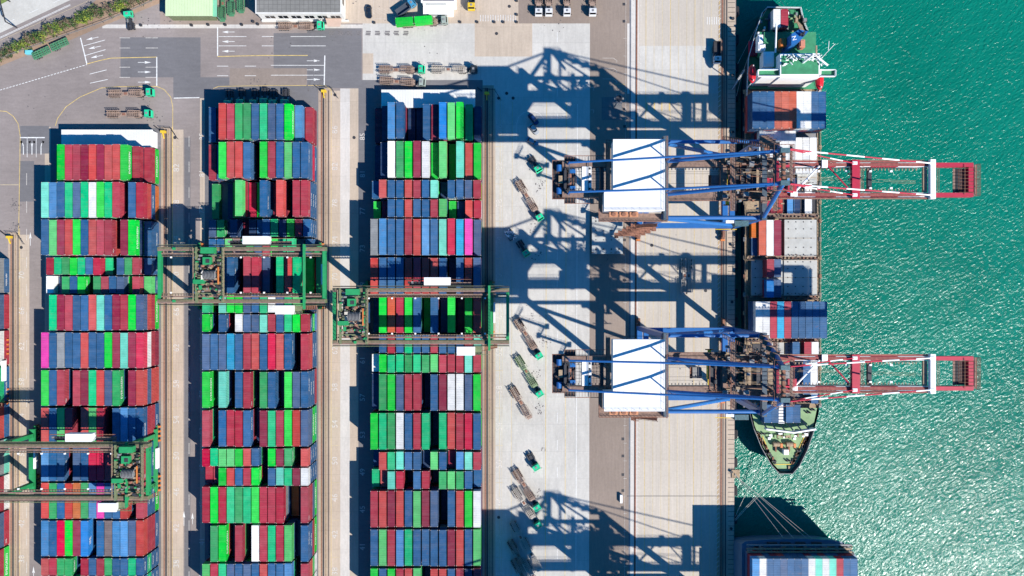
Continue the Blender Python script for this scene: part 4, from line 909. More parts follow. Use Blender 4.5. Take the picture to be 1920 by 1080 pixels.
def trailer_parts(t, m, x0=0):
    """skeletal guide trailer from x0 back to x0-12.3"""
    b = MB(); L_ = 12.3
    for y in (-1.15, -.62, 0, .62, 1.15):
        for a, c in ((.3, 4.6), (7.2, 12.1)): b.box(x0 - c, x0 - a, y - .07, y + .07, 1.15, 1.4, m)
    for y in (-.5, .5): b.box(x0 - L_, x0 + .2, y - .13, y + .13, .95, 1.18, m)
    for i in range(8):
        for a in (.4, 7.3): b.box(x0 - a - i * .62 - .1, x0 - a - i * .62, -1.18, 1.18, 1.3, 1.46, m)
    b.box(x0 - 7.2, x0 - 5, -.62, .62, 1.0, 1.1, m); b.box(x0 - 6.6, x0 - 5.6, -.3, .4, 1.1, 1.3, M_rust)
    b.box(x0 - .9, x0 + .3, -.9, .9, 1.18, 1.32, m)
    fr = b.build('trailer_frame', t)
    for a, c in ((.5, 4.4), (7.4, 11.9)):
        for s in (-1, 1):
            b = MB(); b.bar((x0 - a, s * 1.22, 1.9), (x0 - c, s * 1.22, 1.9), .1, .12, m)
            for i in range(7): X = x0 - a - (c - a) * i / 6; b.bar((X, s * 1.2, 1.3), (X, s * 1.24, 1.95), .09, .09, m)
            b.build('guide_rail', fr)
    b = MB()
    for y in (-.7, .7): b.box(x0 - 2.7, x0 - 2.5, y - .1, y + .1, .3, 1.0, M_steel)
    b.build('landing_leg', fr)
    for X in (-9.0, -10.2, -11.4):
        for s in (-1, 1): wheel(t, x0 + X, s * .9, .5, .55)
TR = {}
def veh(kind, px, py, ang, label, cat, group, make, name):
    """px,py = photo pixel of the vehicle's origin; ang = photo heading in degrees (0 = right, 90 = down)"""
    x, y = W(px, py, 1.4); a = -R(ang)
    if kind in TR: return dup(TR[kind], (x, y, .03), a, label, group)
    t = empty(name, (x, y, .03), a, label, cat, group); make(t); TR[kind] = t; return t
def mk_truck(cabm, trm):
    def f(t): tractor_parts(t, cabm, 8.4); trailer_parts(t, trm, 4.4)
    return f
def mk_tractor(cabm):
    def f(t): tractor_parts(t, cabm, 3.2)
    return f
def mk_trailer(m):
    def f(t): trailer_parts(t, m, 6.1)
    return f
M_cabw = mat('white_cab', (.6, .6, .6), .4, var=.05); M_cabg = mat('grey_green_cab', (.28, .33, .29), .4, var=.1)
GT, GR, GL = 'yard trucks with skeletal trailers', 'yard tractors without a trailer', 'uncoupled skeletal trailers'
def center(x0, y0, x1, y1): return (x0 + x1) / 2, (y0 + y1) / 2, math.degrees(math.atan2(y1 - y0, x1 - x0))
def truck(kind, rear, front, label, cabm=M_cab, trm=M_trail):
    x0, y0 = rear; x1, y1 = front; a = math.atan2(y1 - y0, x1 - x0); cx = x1 - math.cos(a) * 8.4 * S; cy = y1 - math.sin(a) * 8.4 * S
    veh(kind, cx, cy, math.degrees(a), label, 'truck', GT, mk_truck(cabm, trm), 'yard_truck')
truck('t1', (198, 176), (289, 174), 'green cab truck with rusty trailer, upper one left of the yellow curve')
truck('t1', (194, 214), (286, 214), 'green cab truck with rusty trailer above the left block shed')
truck('t1', (515, 49), (608, 49), 'green cab truck with rusty trailer below the grey tiled building')
truck('t1', (700, 130), (797, 131), 'green cab truck with pale trailer above the right block shed')
truck('t2', (702, 150), (798, 156), 'grey cab truck with skeletal trailer hard against the white shed', M_cabg, M_trail)
truck('t3', (800, 129), (895, 131), 'dark cab truck with pale trailer, its cab in crane shadow', mat('black_cab', (.02, .03, .04), .4), M_trailw)
truck('t1', (961, 322), (1015, 413), 'green cab truck parked aslant under the rear of the upper crane')
truck('t1', (959, 583), (1014, 672), 'green cab truck parked aslant beside painted 66')
truck('t4', (966, 662), (1015, 743), 'teal cab truck with pale green trailer left of the lower crane', M_cab, M_trailg)
truck('t1', (957, 866), (1010, 956), 'green cab truck, right of two side by side in crane shadow', )
truck('t5', (953, 899), (1012, 989), 'green cab truck, left of two side by side in crane shadow', M_cab, M_trailw)
def trailer(kind, px, py, ang, label, m=M_trail): veh(kind, px, py, ang, label, 'trailer', GL, mk_trailer(m), 'skeletal_trailer')
trailer('l1', 977, 755, 60, 'rusty trailer parked alone aslant near painted 58')
trailer('l2', 976, 1008, 62, 'dark trailer in shadow, nearest below the two trucks', M_trailw)
trailer('l1', 972, 1042, 60, 'rusty trailer in shadow at the left of the bottom group')
trailer('l2', 996, 1040, 62, 'pale trailer right of the bottom group'); trailer('l1', 978, 1078, 62, 'rusty trailer cut by the bottom edge, left one'); trailer('l2', 1000, 1082, 62, 'dark trailer cut by the bottom edge, right one')
trailer('l3', 1284, 517, 90, 'pale trailer, left of the pair standing on the quay', M_trailw); trailer('l3', 1291.5, 517, 90, 'pale trailer, right of the pair standing on the quay')
M_gr2 = mat('trailer_green_paint', (.06, .2, .10), .7, var=.3, scale=1.2)
trailer('l4', 417, 6, 90, 'green trailer, left of three parked beside the tiled building', M_gr2); trailer('l4', 434, -4, 90, 'green trailer, middle of three beside the tiled building'); trailer('l4', 452, -10, 90, 'green trailer, right of three beside the tiled building')
def mk_short(m):
    def f(t):
        b = MB()
        for y in (-1.1, -.4, .4, 1.1): b.box(-3.2, 3.2, y - .12, y + .12, 1.1, 1.45, m)
        for i in range(7): b.box(-3.1 + i, -2.8 + i, -1.2, 1.2, 1.2, 1.5, m)
        b.build('trailer_frame', t)
        for x in (-2.2, -1.1):
            for s in (-1, 1): wheel(t, x, s * .9)
    return f
for i, (px, py) in enumerate(((77, 99), (111, 83))): veh('s1', px, py, -24, 'short green trailer beside the hedge, ' + ('nearer the picture corner' if i == 0 else 'farther from the picture corner'), 'trailer', 'short green trailers by the hedge', mk_short(M_gr2), 'short_trailer')
for k, (px, py, ang, lab) in enumerate(((1003, 308, 58, 'green tractor without trailer below the three parked cars'), (981, 466, 58, 'green tractor parked aslant near painted 74'), (1000, 866, 60, 'green tractor without trailer right of painted 50'), (243, 38, -95, 'green tractor by the end of the hedge'),
    (429, 185, 90, 'green tractor above the middle block, leftmost of six'), (452, 183, 90, 'green tractor above the middle block, second of six'), (477, 184, 90, 'green tractor above the middle block, third of six'), (496, 181, 90, 'green tractor above the middle block, fourth of six'), (513, 184, 90, 'green tractor above the middle block, fifth of six'), (535, 183, 90, 'green tractor above the middle block, rightmost of six'))):
    veh('b1', px, py, ang, lab, 'tractor', GR, mk_tractor(M_cab), 'yard_tractor')
for px, lab in ((1010, 'leftmost'), (1029, 'second'), (1063, 'third'), (1111, 'rightmost')):
    veh('w1', px, 30 - 8.4 * S, 90, 'white cab truck at the top edge, %s of four' % lab, 'truck', 'white cab trucks parked at the top edge', mk_truck(M_cabw, M_trail), 'flatbed_truck')
# green double container lorry
x, y = W(790, 41, 2); t = empty('container_lorry', (x, y, .03), R(4), 'green lorry carrying two bright green containers below the white building', 'lorry')
tractor_parts(t, M_cabg, 9.2); trailer_parts(t, M_trail, 5.4)
for i, dx in enumerate((-5.6, .9)):
    me = cget('g', 6.06); o = bpy.data.objects.new('short_container', me); COL.objects.link(o); o.rotation_euler = (0, 0, R(94)); o.location = (x + dx * math.cos(R(4)), y + dx * math.sin(R(4)), 1.5)
    tag(o, 'bright green short container on the lorry, ' + ('rear one' if i == 0 else 'front one'), 'short container', 'containers on the green lorry')
def tipper(name, px, py, ang, cabm, bodym, label, rows=2):
    x, y = W(px, py, 1.5); t = empty(name, (x, y, .03), -R(ang), label, 'truck'); tractor_parts(t, cabm, 3.6)
    b = MB(); b.box(-4, 1.0, -1.2, 1.2, 1.1, 1.3, bodym)
    for s in (-1, 1): b.box(-4, 1, s * 1.2, s * 1.1, 1.3, 2.4, bodym); b.box((-4, .9)[s > 0], (-3.9, 1.0)[s > 0], -1.1, 1.1, 1.3, 2.4, bodym)
    b.build('cargo_bed', t); return t
tipper('dump_truck', 762, 14, -35, mat('cab_sky_blue', (.05, .25, .42), .4), mat('bed_dark_blue', (.05, .065, .09), .6), 'small dump truck with sky blue cab and dark bed beside the white building')
tipper('yellow_truck', 884, 0, 90, M_yelp, mat('bed_dark', (.03, .04, .06), .6), 'yellow truck with a dark bed at the top edge')
tipper('flatbed_truck', 1344, 100, 90, M_cabw, M_steel, 'small white cab truck with dark bed standing at the quay edge in ship shadow')
def car(px, py, ang, m, label):
    x, y = W(px, py, .7); t = empty('parked_car', (x, y, .03), -R(ang), label, 'car', 'cars parked on the apron' if px > 900 else None)
    b = MB(); n = 14
    def ring(z, l, w, dx=0):
        return [(dx + l * math.copysign(abs(math.cos(2 * math.pi * i / 20)) ** .45, math.cos(2 * math.pi * i / 20)), w * math.copysign(abs(math.sin(2 * math.pi * i / 20)) ** .45, math.sin(2 * math.pi * i / 20)), z) for i in range(20)]
    rs = [ring(.3, 2.25, .86), ring(.6, 2.35, .92), ring(.9, 2.25, .88)]; vs = sum(rs, []); fs = [tuple(range(40, 60))]
    for k in range(2): fs += [(k * 20 + i, k * 20 + (i + 1) % 20, k * 20 + 20 + (i + 1) % 20, k * 20 + 20 + i) for i in range(20)]
    b.add(vs, fs, m); body = b.build('body', t)
    b = MB(); rs = [ring(.9, 1.45, .82, -.25), ring(1.38, .9, .66, -.3)]
    b.add(rs[0] + rs[1], [(i, (i + 1) % 20, 20 + (i + 1) % 20, 20 + i) for i in range(20)], M_glass); b.build('window', body)
    b = MB(); b.add(ring(1.38, .92, .68, -.3) + ring(1.45, .85, .62, -.3), [tuple(range(20, 40))] + [(i, (i + 1) % 20, 20 + (i + 1) % 20, 20 + i) for i in range(20)], m); b.build('roof', body)
    for xx in (-1.4, 1.4):
        for s in (-1, 1): wheel(t, xx, s * .8, .32, .22)
car(1000, 223, 50, mat('car_navy', (.015, .04, .12), .25), 'dark navy car, topmost of three on the apron'); car(1001, 242, 52, mat('car_silver', (.35, .37, .38), .3), 'silver car, middle of three on the apron')
car(998, 265, 28, mat('car_grey_blue', (.18, .25, .33), .3), 'grey blue car, lowest of three on the apron'); car(692, 22, 88, mat('car_black', (.012, .02, .035), .25), 'dark car parked on the hatched forecourt by the building')

# ------------------------------------------------------------------ buildings
def shed(name, x0, y0, x1, y1, h, m, label, wallm=None, ground_px=True):
    a = W(x0, y0, h); c = W(x1, y1, h); t = empty(name, ((a[0] + c[0]) / 2, (a[1] + c[1]) / 2, 0), 0, label, 'shed'); w = abs(c[0] - a[0]) / 2; d = abs(a[1] - c[1]) / 2
    b = MB(); b.box(-w + .3, w - .3, -d + .3, d - .3, 0, h - .3, wallm or M_white); b.build('wall', t)
    b = MB(); n = int(w * 2 / .9)
    for i in range(n): xa = -w + 2 * w * i / n; b.box(xa, xa + 2 * w / n - .06, -d, d, h - .3, h, m)
    b.box(-w, w, -d, d, h - .33, h - .06, m); b.build('roof', t); return t, w, d
M_shed = mat('shed_sheet_grey', (.62, .62, .60), .6, var=.06, scale=.2)
shed('roofed_shed', 715, 168, 891, 202, 3.5, M_shed, 'long white roofed shed at the head of the right block')
t, w, d = shed('roofed_shed', 115, 243, 286, 276, 4, M_shed, 'long white roofed shed at the head of the left block')
t, w, d = shed('workshop', 310, -60, 398, 30, 5, mat('pale_green_roof', (.50, .60, .36), .6, var=.05, scale=.2), 'workshop with pale green roof at the top edge', M_green2)
b = MB(); b.box(w, w + 1.4, -d, d, 4.4, 4.6, mat('canopy_mint', (.18, .48, .30), .5)); b.bar((w + 1.4, -d, 0), (w + 1.4, -d, 4.4), .15, .15, M_grey); b.build('canopy', t)
# office with tiled roof
a = W(480, -60, 7); c = W(639, 24, 7); t = empty('office_building', (a[0], c[1], 0), 0, 'office with grey tiled flat roof and white walls at the top edge', 'building')
w = c[0] - a[0]; d = a[1] - c[1]
M_wall = mat('office_wall', (.58, .57, .53), .8, var=.1, scale=.5)
b = MB(); b.box(0, w, 0, d, 0, 6.6, M_wall); b.box(-.3, w + 1.2, -.6, 0, 0, .7, M_wall); wl = b.build('wall', t)
tile = slab_mat('roof_tiles', (.20, .195, .18), 1.5, 1.5, .55, .15, .5)
b = MB(); b.box(-.25, w + .25, -.25, d, 6.6, 7.0, M_wall); b.box(.2, w - .2, .2, d - .2, 7.0, 7.06, tile); rf = b.build('roof', t)
for dx in (14, 18):
    b = MB(); b.box(dx - .5, dx + .5, 11 - .5, 12, 7.06, 8.0, M_rust); b.tube((dx - .8, 11.4, 7.06), (dx - .8, 11.4, 8.7), .25, M_steel, 8); b.build('roof_vent', rf)
for i in range(6):
    b = MB(); x0 = 2 + i * 4.5; b.box(x0, x0 + 3.2, -.06, 0.02, 2.0, 4.4, M_glass); b.box(x0 - .1, x0 + 3.3, -.14, -.02, 1.8, 2.0, M_white); wn_ = b.build('window', wl)
    b = MB(); b.box(x0 + 1.5, x0 + 1.6, -.1, -.05, 2.0, 4.4, M_white); b.build('frame', wn_)
for i in range(2):
    b = MB(); b.box(w, w + .06, 4 + i * 8, 7 + i * 8, 2.5, 4.8, M_glass); b.build('window', wl)
b = MB(); b.prism([(w - 5.5, -3.2), (w - 1.2, -3.2), (w - .6, -.4), (w - 6.2, -.4)], 2.9, 3.1, mat('canopy_pink_tan', (.5, .36, .28), .8)); b.build('canopy', t)
# white gatehouse
a = W(791, -50, 7); c = W(853, 3, 7); t = empty('gatehouse', (a[0], c[1], 0), 0, 'small white building with dark roof at the top edge above the green lorry', 'building'); w = c[0] - a[0]; d = a[1] - c[1]
b = MB(); b.box(0, w, 0, d, 0, 6.6, M_white); b.box(-.1, w - 1, -2.6, 0, 0, 2.6, M_white); wl = b.build('wall', t)
b = MB(); b.box(-.3, w + .3, -.3, d, 6.6, 7, M_white); b.box(.3, w - .3, .3, d, 7, 7.05, M_steel); b.build('roof', t)
for x0, x1, z, yy in ((1, 8, 4.6, -.05), (1, 7.5, 1.6, -2.65)):
    b = MB(); b.box(x0, x1, yy, yy + .04, z, z + .7, M_glass); b.build('window', wl)

# ------------------------------------------------------------------ hedge of shrubs along the service road
q = random.Random(5); leafm = [mat('leaf_%s' % n, c, .7, var=.35, scale=1.4) for n, c in (('yellow_green', (.20, .26, .03)), ('green', (.06, .115, .025)), ('olive', (.15, .12, .075)), ('dark', (.03, .06, .02)))]
hp = [(0, 108), (14, 101), (25, 96), (38, 90), (49, 84), (58, 78), (70, 72), (82, 70), (92, 62), (102, 58), (112, 54), (122, 49), (132, 46), (142, 42), (152, 37), (162, 34), (172, 29), (182, 27), (192, 24), (214, 18), (224, 14), (234, 9), (246, 6), (256, 1), (268, -3), (280, -8), (292, -12)]
for i, (px, py) in enumerate(hp):
    h = q.uniform(2.0, 4.8); rx = q.uniform(1.4, 2.5); x, y = W(px + q.uniform(-2, 2), py + q.uniform(-3, 3))
    pm = q.choice([[0, 0, 1], [2, 2, 1], [2, 1, 3], [0, 1, 1], [3, 1, 2], [2, 2, 1]])
    t = empty('roadside_shrub', (x, y, 0), q.uniform(0, 6), '%s shrub in the hedge, %s' % (('yellow green', 'green', 'brownish', 'yellow green and green', 'dark green', 'brownish olive')[[[0, 0, 1], [1, 1, 0], [2, 1, 3], [0, 1, 1], [3, 1, 2], [2, 2, 1]].index(pm)],
        'number %d counted from the left picture edge' % (i + 1)), 'shrub', 'shrubs in the roadside hedge')
    b = MB()
    for k in range(330):
        th = q.uniform(0, 6.283); u = q.random() ** .5; ph = q.uniform(0, 1)
        rr = rx * u * (1 + .35 * math.sin(3 * th + i)); zc = .4 + (h - .5) * ph * (1 - .55 * u * u)
        cx, cy = rr * math.cos(th), rr * math.sin(th); s = q.uniform(.14, .34); v = [Vector((q.gauss(0, 1), q.gauss(0, 1), q.gauss(0, .6))).normalized() * s for _ in range(3)]
        c0 = Vector((cx, cy, zc)); b.add([c0 + v[0], c0 + v[1], c0 + v[2], c0 - v[0]], [(0, 1, 2), (0, 2, 3)], leafm[pm[min(2, int(2.2 * (math.sin(cx * 2 + cy * 1.7 + i) * .5 + .5) + q.uniform(0, .8)))]])
    b.build('foliage', t)
    b = MB()
    for k in range(4): b.tube((0, 0, 0), (q.uniform(-1, 1) * rx * .5, q.uniform(-1, 1) * rx * .5, h * .7), .07, M_rust, 5, .03)
    b.build('stem', t)
b = MB(); pts = [W(0, 113), W(60, 90), W(130, 66), W(195, 43), W(240, 24), W(300, -2)]
b.rail([(x, y, 0) for x, y in pts], M_grey, .09, 1.4, 3); tag(b.build('roadside_fence'), 'low metal fence following the foot of the hedge', 'fence')
b = MB(); b.cbox((*W(54, 98, 1), .7), (2.4, 1.4, 1.1), mat('tarp_cyan', (.15, .5, .55), .5)); b.cbox((*W(54, 98, 1), 1.3), (2.0, 1.0, .1), mat('tarp_cyan', (.15, .5, .55))); tag(b.build('storage_box'), 'light blue box at the foot of the hedge', 'box')
def lamp_post(px, py, h, lx, ly, label):
    x, y = W(px, py); t = empty('light_mast', (x, y, 0), 0, label, 'light mast', 'tall yard light masts')
    b = MB(); b.tube((0, 0, 0), (0, 0, h), .28, M_grey, 10, .14); b.build('pole', t)
    b = MB(); b.tube((0, 0, h), (0, 0, h + .2), 1.1, M_steel, 16)
    for i in range(6): b.cbox((1.3 * math.cos(i * 1.047), 1.3 * math.sin(i * 1.047), h - .1), (.6, .6, .3), M_grey)
    b.build('lamp_head', t)
lamp_post(1151, 202, 12, 0, 0, 'light mast on its square island on the taupe lane'); rect('island', 1128, 182, 1166, 225, slab_mat('island_asphalt', (.15, .15, .15), 9, 9, .7), 3)
def barrier(px, py, label):
    x, y = W(px, py); t = empty('rail_end_stop', (x, y, 0), 0, label, 'buffer stop', 'yellow end stops at the head of the gantry rails')
    b = MB(); b.box(-.8, .8, -.4, .4, 0, 1.3, M_yelp); b.bar((0, -.3, 1.2), (0, -2.2, .1), .3, .3, M_yelp); b.build('buffer', t)
    b = MB(); b.rail([(-1.5, 1.6, 0), (2.6, 1.3, 0), (5, -2.4, 0)], M_steel, .08); b.bar((-1.6, .8, .3), (-3.4, 2.2, .3), .3, .3, M_steel); b.build('guard_rail', t)
barrier(608, 172, 'yellow end stop at the head of the rail right of the middle block'); barrier(308, 248, 'yellow end stop at the head of the rail right of the left block')
barrier(20, 445, 'yellow end stop near the left picture edge'); barrier(913, 176, 'yellow end stop above the right block in crane shadow')
# spare hatch cover lying on the apron
def hatch_slab(x0, y0, x1, y1, z, label, nm='hatch_cover', grp=None):
    a = W(x0, y0, z); c = W(x1, y1, z); cx, cy = (a[0] + c[0]) / 2, (a[1] + c[1]) / 2; w, d = abs(a[0] - c[0]) / 2, abs(a[1] - c[1]) / 2
    t = empty(nm, (cx, cy, z - .9), 0, label, 'hatch cover', grp); b = MB(); b.box(-w, w, -d, d, 0, .9, M_hatch)
    b.build('plate', t); b = MB()
    for i in range(4):
        for s in (-1, 1):
            X = -w * .75 + i * w * .5; b.tube((X, s * d * .75, .9), (X, s * d * .75, .98), .28, M_steel, 8); b.tube((X, s * d * .25, .9), (X, s * d * .25, .96), .2, M_steel, 8)
            b.cbox((X, s * .35, .95), (.7, .12, .12), M_steel)
    for i in range(26): b.cbox((rnd.uniform(-w, w), rnd.choice((-1, 1)) * d * rnd.uniform(.88, .97), .94), (rnd.uniform(.2, .8), .15, .1), rnd.choice((M_rust, M_steel, M_tan)))
    b.build('socket', t); return t
hatch_slab(1110, 406, 1168, 476, 2.2, 'grey hatch cover lying on the apron below the upper crane house')
b = MB(); b.box(-.4, .4, -1.4, 1.4, 0, 1.2, M_white); o = b.build('equipment_cabinet'); o.location = (*W(1164, 934), 0); tag(o, 'white cabinet on the taupe lane between the lower crane and its shadow', 'cabinet')

# ------------------------------------------------------------------ quay edge furniture
for i, py in enumerate(range(20, 1080, 53)):
    x, y = W(1380 - py * .0035, py); b = MB(); b.box(0, 1.0, -1.6, 1.6, -2.4, -.2, M_rubber); b.box(1.0, 1.25, -1.3, 1.3, -2.1, -.5, M_steel); o = b.build('quay_fender'); o.location = (x, y, 0)
    tag(o, 'black rubber fender on the quay wall, number %d from the top' % (i + 1), 'fender', 'rubber fenders along the quay wall')
    if i % 2 == 0:
        b = MB(); b.tube((0, 0, 0), (0, 0, .5), .3, M_steel, 12); b.tube((0, 0, .5), (0, 0, .75), .5, M_steel, 12); o = b.build('mooring_bollard'); o.location = (x - 1.2, y - 3, 0)
        tag(o, 'black mooring bollard at the quay edge, number %d from the top' % (i // 2 + 1), 'bollard', 'mooring bollards along the quay edge')

# ------------------------------------------------------------------ the ship alongside
sx, sy_ = W(1468, 450); ship = empty('container_ship', (sx, sy_, -2.6), 0, 'small container ship with green decks moored under the two blue cranes', 'ship')
def loc(px, py, h): x, y = W(px, py, h); return (x - sx, y - sy_)
out = [(1437, 15), (1500, 16), (1505, 40), (1514, 62), (1524, 95), (1531, 130), (1536, 180), (1537, 300), (1537, 720), (1535, 775), (1527, 805), (1513, 845), (1499, 873), (1486, 888), (1461, 888), (1446, 872), (1427, 838), (1413, 803), (1405, 772), (1400, 700), (1399, 300), (1399, 180), (1402, 110), (1416, 60), (1428, 25)]
DH = 3.0   # deck height above the quay
def hz(py): return DH + (2.6 if py > 795 else 1.2 if py < 165 else 0)
n = len(out); top = []; bot = []
for (px, py) in out:
    h = hz(py); x, y = loc(px, py, h); top.append((x, y, h + 2.6))
    f = 1.0 if 165 < py < 760 else .82; x2 = x - loc(1468, py, h)[0]; mid = loc(1468, py, h)[0]; yy = y
    if py > 760: yy = loc(0, 760, 3)[1] + (y - loc(0, 760, 3)[1]) * .80
    if py > 800: f = .62
    bot.append((mid + x2 * f, yy, -4))
b = MB(); b.add(bot + top, [(i, (i + 1) % n, n + (i + 1) % n, n + i) for i in range(n)] + [tuple(range(n))], M_hull)
bmx = b; hull = b.build('hull', ship)
# decks (inside the bulwark)
def deck(px_pts, h, m, name, lift=2.6):
    b = MB(); pts = [loc(x, y, h) for x, y in px_pts]; b.prism(pts[::-1] if False else pts, h + lift - .25, h + lift, m); return b.build(name, ship)
deck([(1401, 165), (1535, 165), (1535, 765), (1403, 765)], DH - .8, M_tan, 'main_deck')
deck([(1439, 17), (1498, 18), (1503, 40), (1512, 62), (1522, 95), (1529, 130), (1534, 167), (1401, 167), (1404, 110), (1417, 62), (1430, 27)], DH + .2, M_deck, 'stern_deck')
deck([(1408, 765), (1532, 765), (1524, 803), (1510, 843), (1492, 872), (1482, 884), (1463, 884), (1450, 870), (1430, 836), (1415, 798)], DH + 1.2, M_deckb, 'foredeck')
b = MB(); z = DH + 2.6   # bulwark rails
for seg in (range(0, 6), range(10, 19), range(21, 25)):
    L_ = list(seg); ps = [top[i] for i in L_]; b = MB()
    for a, c in zip(ps, ps[1:]): b.bar((a[0], a[1], a[2] + .15), (c[0], c[1], c[2] + .15), .2, .3, M_grey)
    b.build('bulwark_rail', ship)
b = MB()
b.rail([top[i] for i in list(range(21, 25)) + [0, 1]], M_white, .1, 1.1, 1.5); b.build('railing', ship); b = MB(); b.rail([top[i] for i in range(1, 7)], M_white, .1, 1.1, 1.5); b.build('railing', ship)
# cell guides, lashing bridges, side passage
b = MB()
b = None
for y in (243, 311, 405, 484, 558, 638, 752):
    b = MB()
    c0 = loc(1402, y, 4); c1 = loc(1535, y, 4)
    b.box(c0[0], c1[0], c0[1] - .75, c0[1] + .75, 5.9, 6.1, M_walk)
    for q_ in (-.7, .7): b.rail([(c0[0], c0[1] + q_, 6.1), (c1[0], c1[1] + q_, 6.1)], M_tan, .09, 1.0, 1.2)
    for i in range(20): b.cbox((c0[0] + (c1[0] - c0[0]) * i / 19, c0[1] + rnd.uniform(-.5, .5), 6.3), (.5, .5, .6), rnd.choice((M_steel, M_rust, M_tan)))
    b.build('lashing_bridge', ship)
b = MB()
for px in (1399.5, 1534.5):
    a = loc(px, 172, 3); c = loc(px, 760, 3); b.box(a[0] - .5, a[0] + .5, c[1], a[1], 5.2, 5.35, M_tan)
    b.rail([(a[0] + (.5 if px > 1450 else -.5), a[1], 5.3), (a[0] + (.5 if px > 1450 else -.5), c[1], 5.3)], M_tan, .1, 1.1, 1.2)
    for i in range(18): yy = a[1] + (c[1] - a[1]) * i / 17; b.cbox((a[0] + (.6 if px > 1450 else -.6), yy, 5.5), (.9, 1.4, .5), (M_tan, M_rust, M_grey)[i % 3])
b.build('side_passage', ship)
b = MB()
for x0, y0, x1, y1 in ((1422, 312, 1530, 400),): a = loc(x0, y0, 1); c = loc(x1, y1, 1); b.box(a[0], c[0], c[1], a[1], 5.0, 5.05, M_steel)  # thin dark plate on the deck paints the shade inside the hold
b.build('hold_shade_plate', ship)
def ship_hatch(x0, y0, x1, y1, h, m=M_hatch):
    a = loc(x0, y0, h); c = loc(x1, y1, h); b = MB(); zt = h + 2.6; b.box(a[0], c[0], c[1], a[1], zt - .8, zt, m)
    w = c[0] - a[0]; d = a[1] - c[1]
    for i in range(max(1, int(w / 2.6))):
        for j in (.06, .25, .5, .75, .94): b.tube((a[0] + 1.3 + i * 2.6, c[1] + d * j, zt), (a[0] + 1.3 + i * 2.6, c[1] + d * j, zt + .06), .22, M_steel, 8)
    for i in range(int(w * 1.4)): b.cbox((a[0] + rnd.uniform(.2, w - .2), c[1] + rnd.uniform(.1, .7), zt + .04), (rnd.uniform(.2, .7), .15, .08), rnd.choice((M_rust, M_steel)))
    b.box(a[0] + .3, c[0] - .3, c[1] + d * .5 - .06, c[1] + d * .5 + .06, zt, zt + .05, M_tan); return b.build('hatch_cover', ship)
ship_hatch(1471, 412, 1531, 481, 4); ship_hatch(1470, 487, 1532, 554, 4); ship_hatch(1409, 487, 1468.5, 554, 3.6); ship_hatch(1443, 642, 1470, 671, 4); ship_hatch(1472, 642, 1486, 671, 3.6, M_grey)
ship_hatch(1409, 410, 1468, 482, 2.4, M_tan); ship_hatch(1409, 245, 1530, 308, 2.6, M_grey); ship_hatch(1411, 172, 1531, 240, 2.6, M_grey); ship_hatch(1411, 568, 1531, 633, 2.6, M_grey); ship_hatch(1425, 760, 1505, 795, 3, M_grey)
ship_hatch(1440, 300, 1530, 322, 3.6); ship_hatch(1495, 320, 1532, 345, 3.6); ship_hatch(1411, 645, 1440, 750, 2.4, M_steel); ship_hatch(1472, 680, 1505, 748, 2.6, M_grey)
# superstructure
def sbox(x0, y0, x1, y1, z0, z1, m, b): a = loc(x0, y0, z1 - 2.6); c = loc(x1, y1, z1 - 2.6); b.box(a[0], c[0], c[1], a[1], z0, z1, m)
b = MB(); sbox(1463, 100, 1537, 145, 5.6, 17.4, M_white, b); sbox(1428, 128, 1463, 145, 5.6, 16.0, M_white, b); sbox(1452, 100, 1463, 128, 5.6, 13.5, M_deck, b); sbox(1425, 60, 1530, 104, 5.6, 9.5, M_deck, b); sbox(1430, 101, 1448, 127, 9, 12, M_white, b); ss = b.build('superstructure', ship)
b = MB(); sbox(1463, 102, 1537, 141, 17.4, 18.6, M_white, b); sbox(1465, 104, 1535, 139, 18.6, 18.65, M_deck, b)
for (x0, x1) in ((1450, 1473), (1477, 1504), (1508, 1534)): a = loc(x0, 146, 12); c = loc(x1, 146, 12); b.box(a[0], c[0], a[1] - .1, a[1] + .3, 15.2, 16.6, M_glass)
b.build('wheelhouse', ss)
b = MB(); sbox(1421, 130, 1568, 143, 16.2, 17.0, M_white, b); sbox(1423, 132, 1464, 141, 17.0, 17.03, M_deck, b); sbox(1540, 132, 1566, 141, 17, 17.03, M_deck, b)
for x0, x1 in ((1421, 1464), (1538, 1568)):
    sbox(x0, 130, x1, 130.8, 17, 18.1, M_white, b); sbox(x0, 142.2, x1, 143, 17, 18.1, M_white, b)
sbox(1421, 130, 1422, 143, 17, 18.1, M_white, b); sbox(1567, 130, 1568, 143, 17, 18.1, M_white, b); b.build('bridge_wing', ss)
b = MB(); q = random.Random(9)
a = loc(1515, 110, 20)
for i in range(46):
    u = q.uniform(-6, 6); v_ = 2.2 - abs(u) * .35 + q.uniform(-1, 1); b.bar((a[0] + u, a[1] + v_, 18.7 + q.uniform(0, 1)), (a[0] + u + q.uniform(-1.3, 1.3), a[1] + v_ + q.uniform(-1, 1), 19 + q.uniform(0, 1.5)), q.uniform(.12, .4), .25, M_white)
b.bar((a[0], a[1], 18), (a[0], a[1], 27), .6, .6, M_white); b.bar((a[0] - 2.5, a[1], 24), (a[0] + 2.5, a[1] + .4, 24), .2, .2, M_white); b.bar((a[0] + 4, a[1] + 1.4, 20), (a[0] + 7.5, a[1] - 1.4, 20), .6, .4, M_white)
b.bar((a[0] + 5, a[1] + .5, 20), (a[0] + 9, a[1] + 5, 22), .12, .12, M_white); b.bar((a[0] + 7.2, a[1] + 3, 21), (a[0] + 7.2, a[1] + 6, 21.6), .12, .12, M_white); b.bar((a[0] + 4.2, a[1] + 1.6, 19), (a[0] + 4.2, a[1] + 5.4, 19), .5, .3, M_tan)
b.build('radar_mast', ss)
b = MB(); a = loc(1491, 74, 14); fz0, fz1 = 9, 16.5
fp = [(-1.9, -2.6), (1.0, -1.4), (4.2, 2.2), (1.0, 3.0), (-1.8, 1.4)]
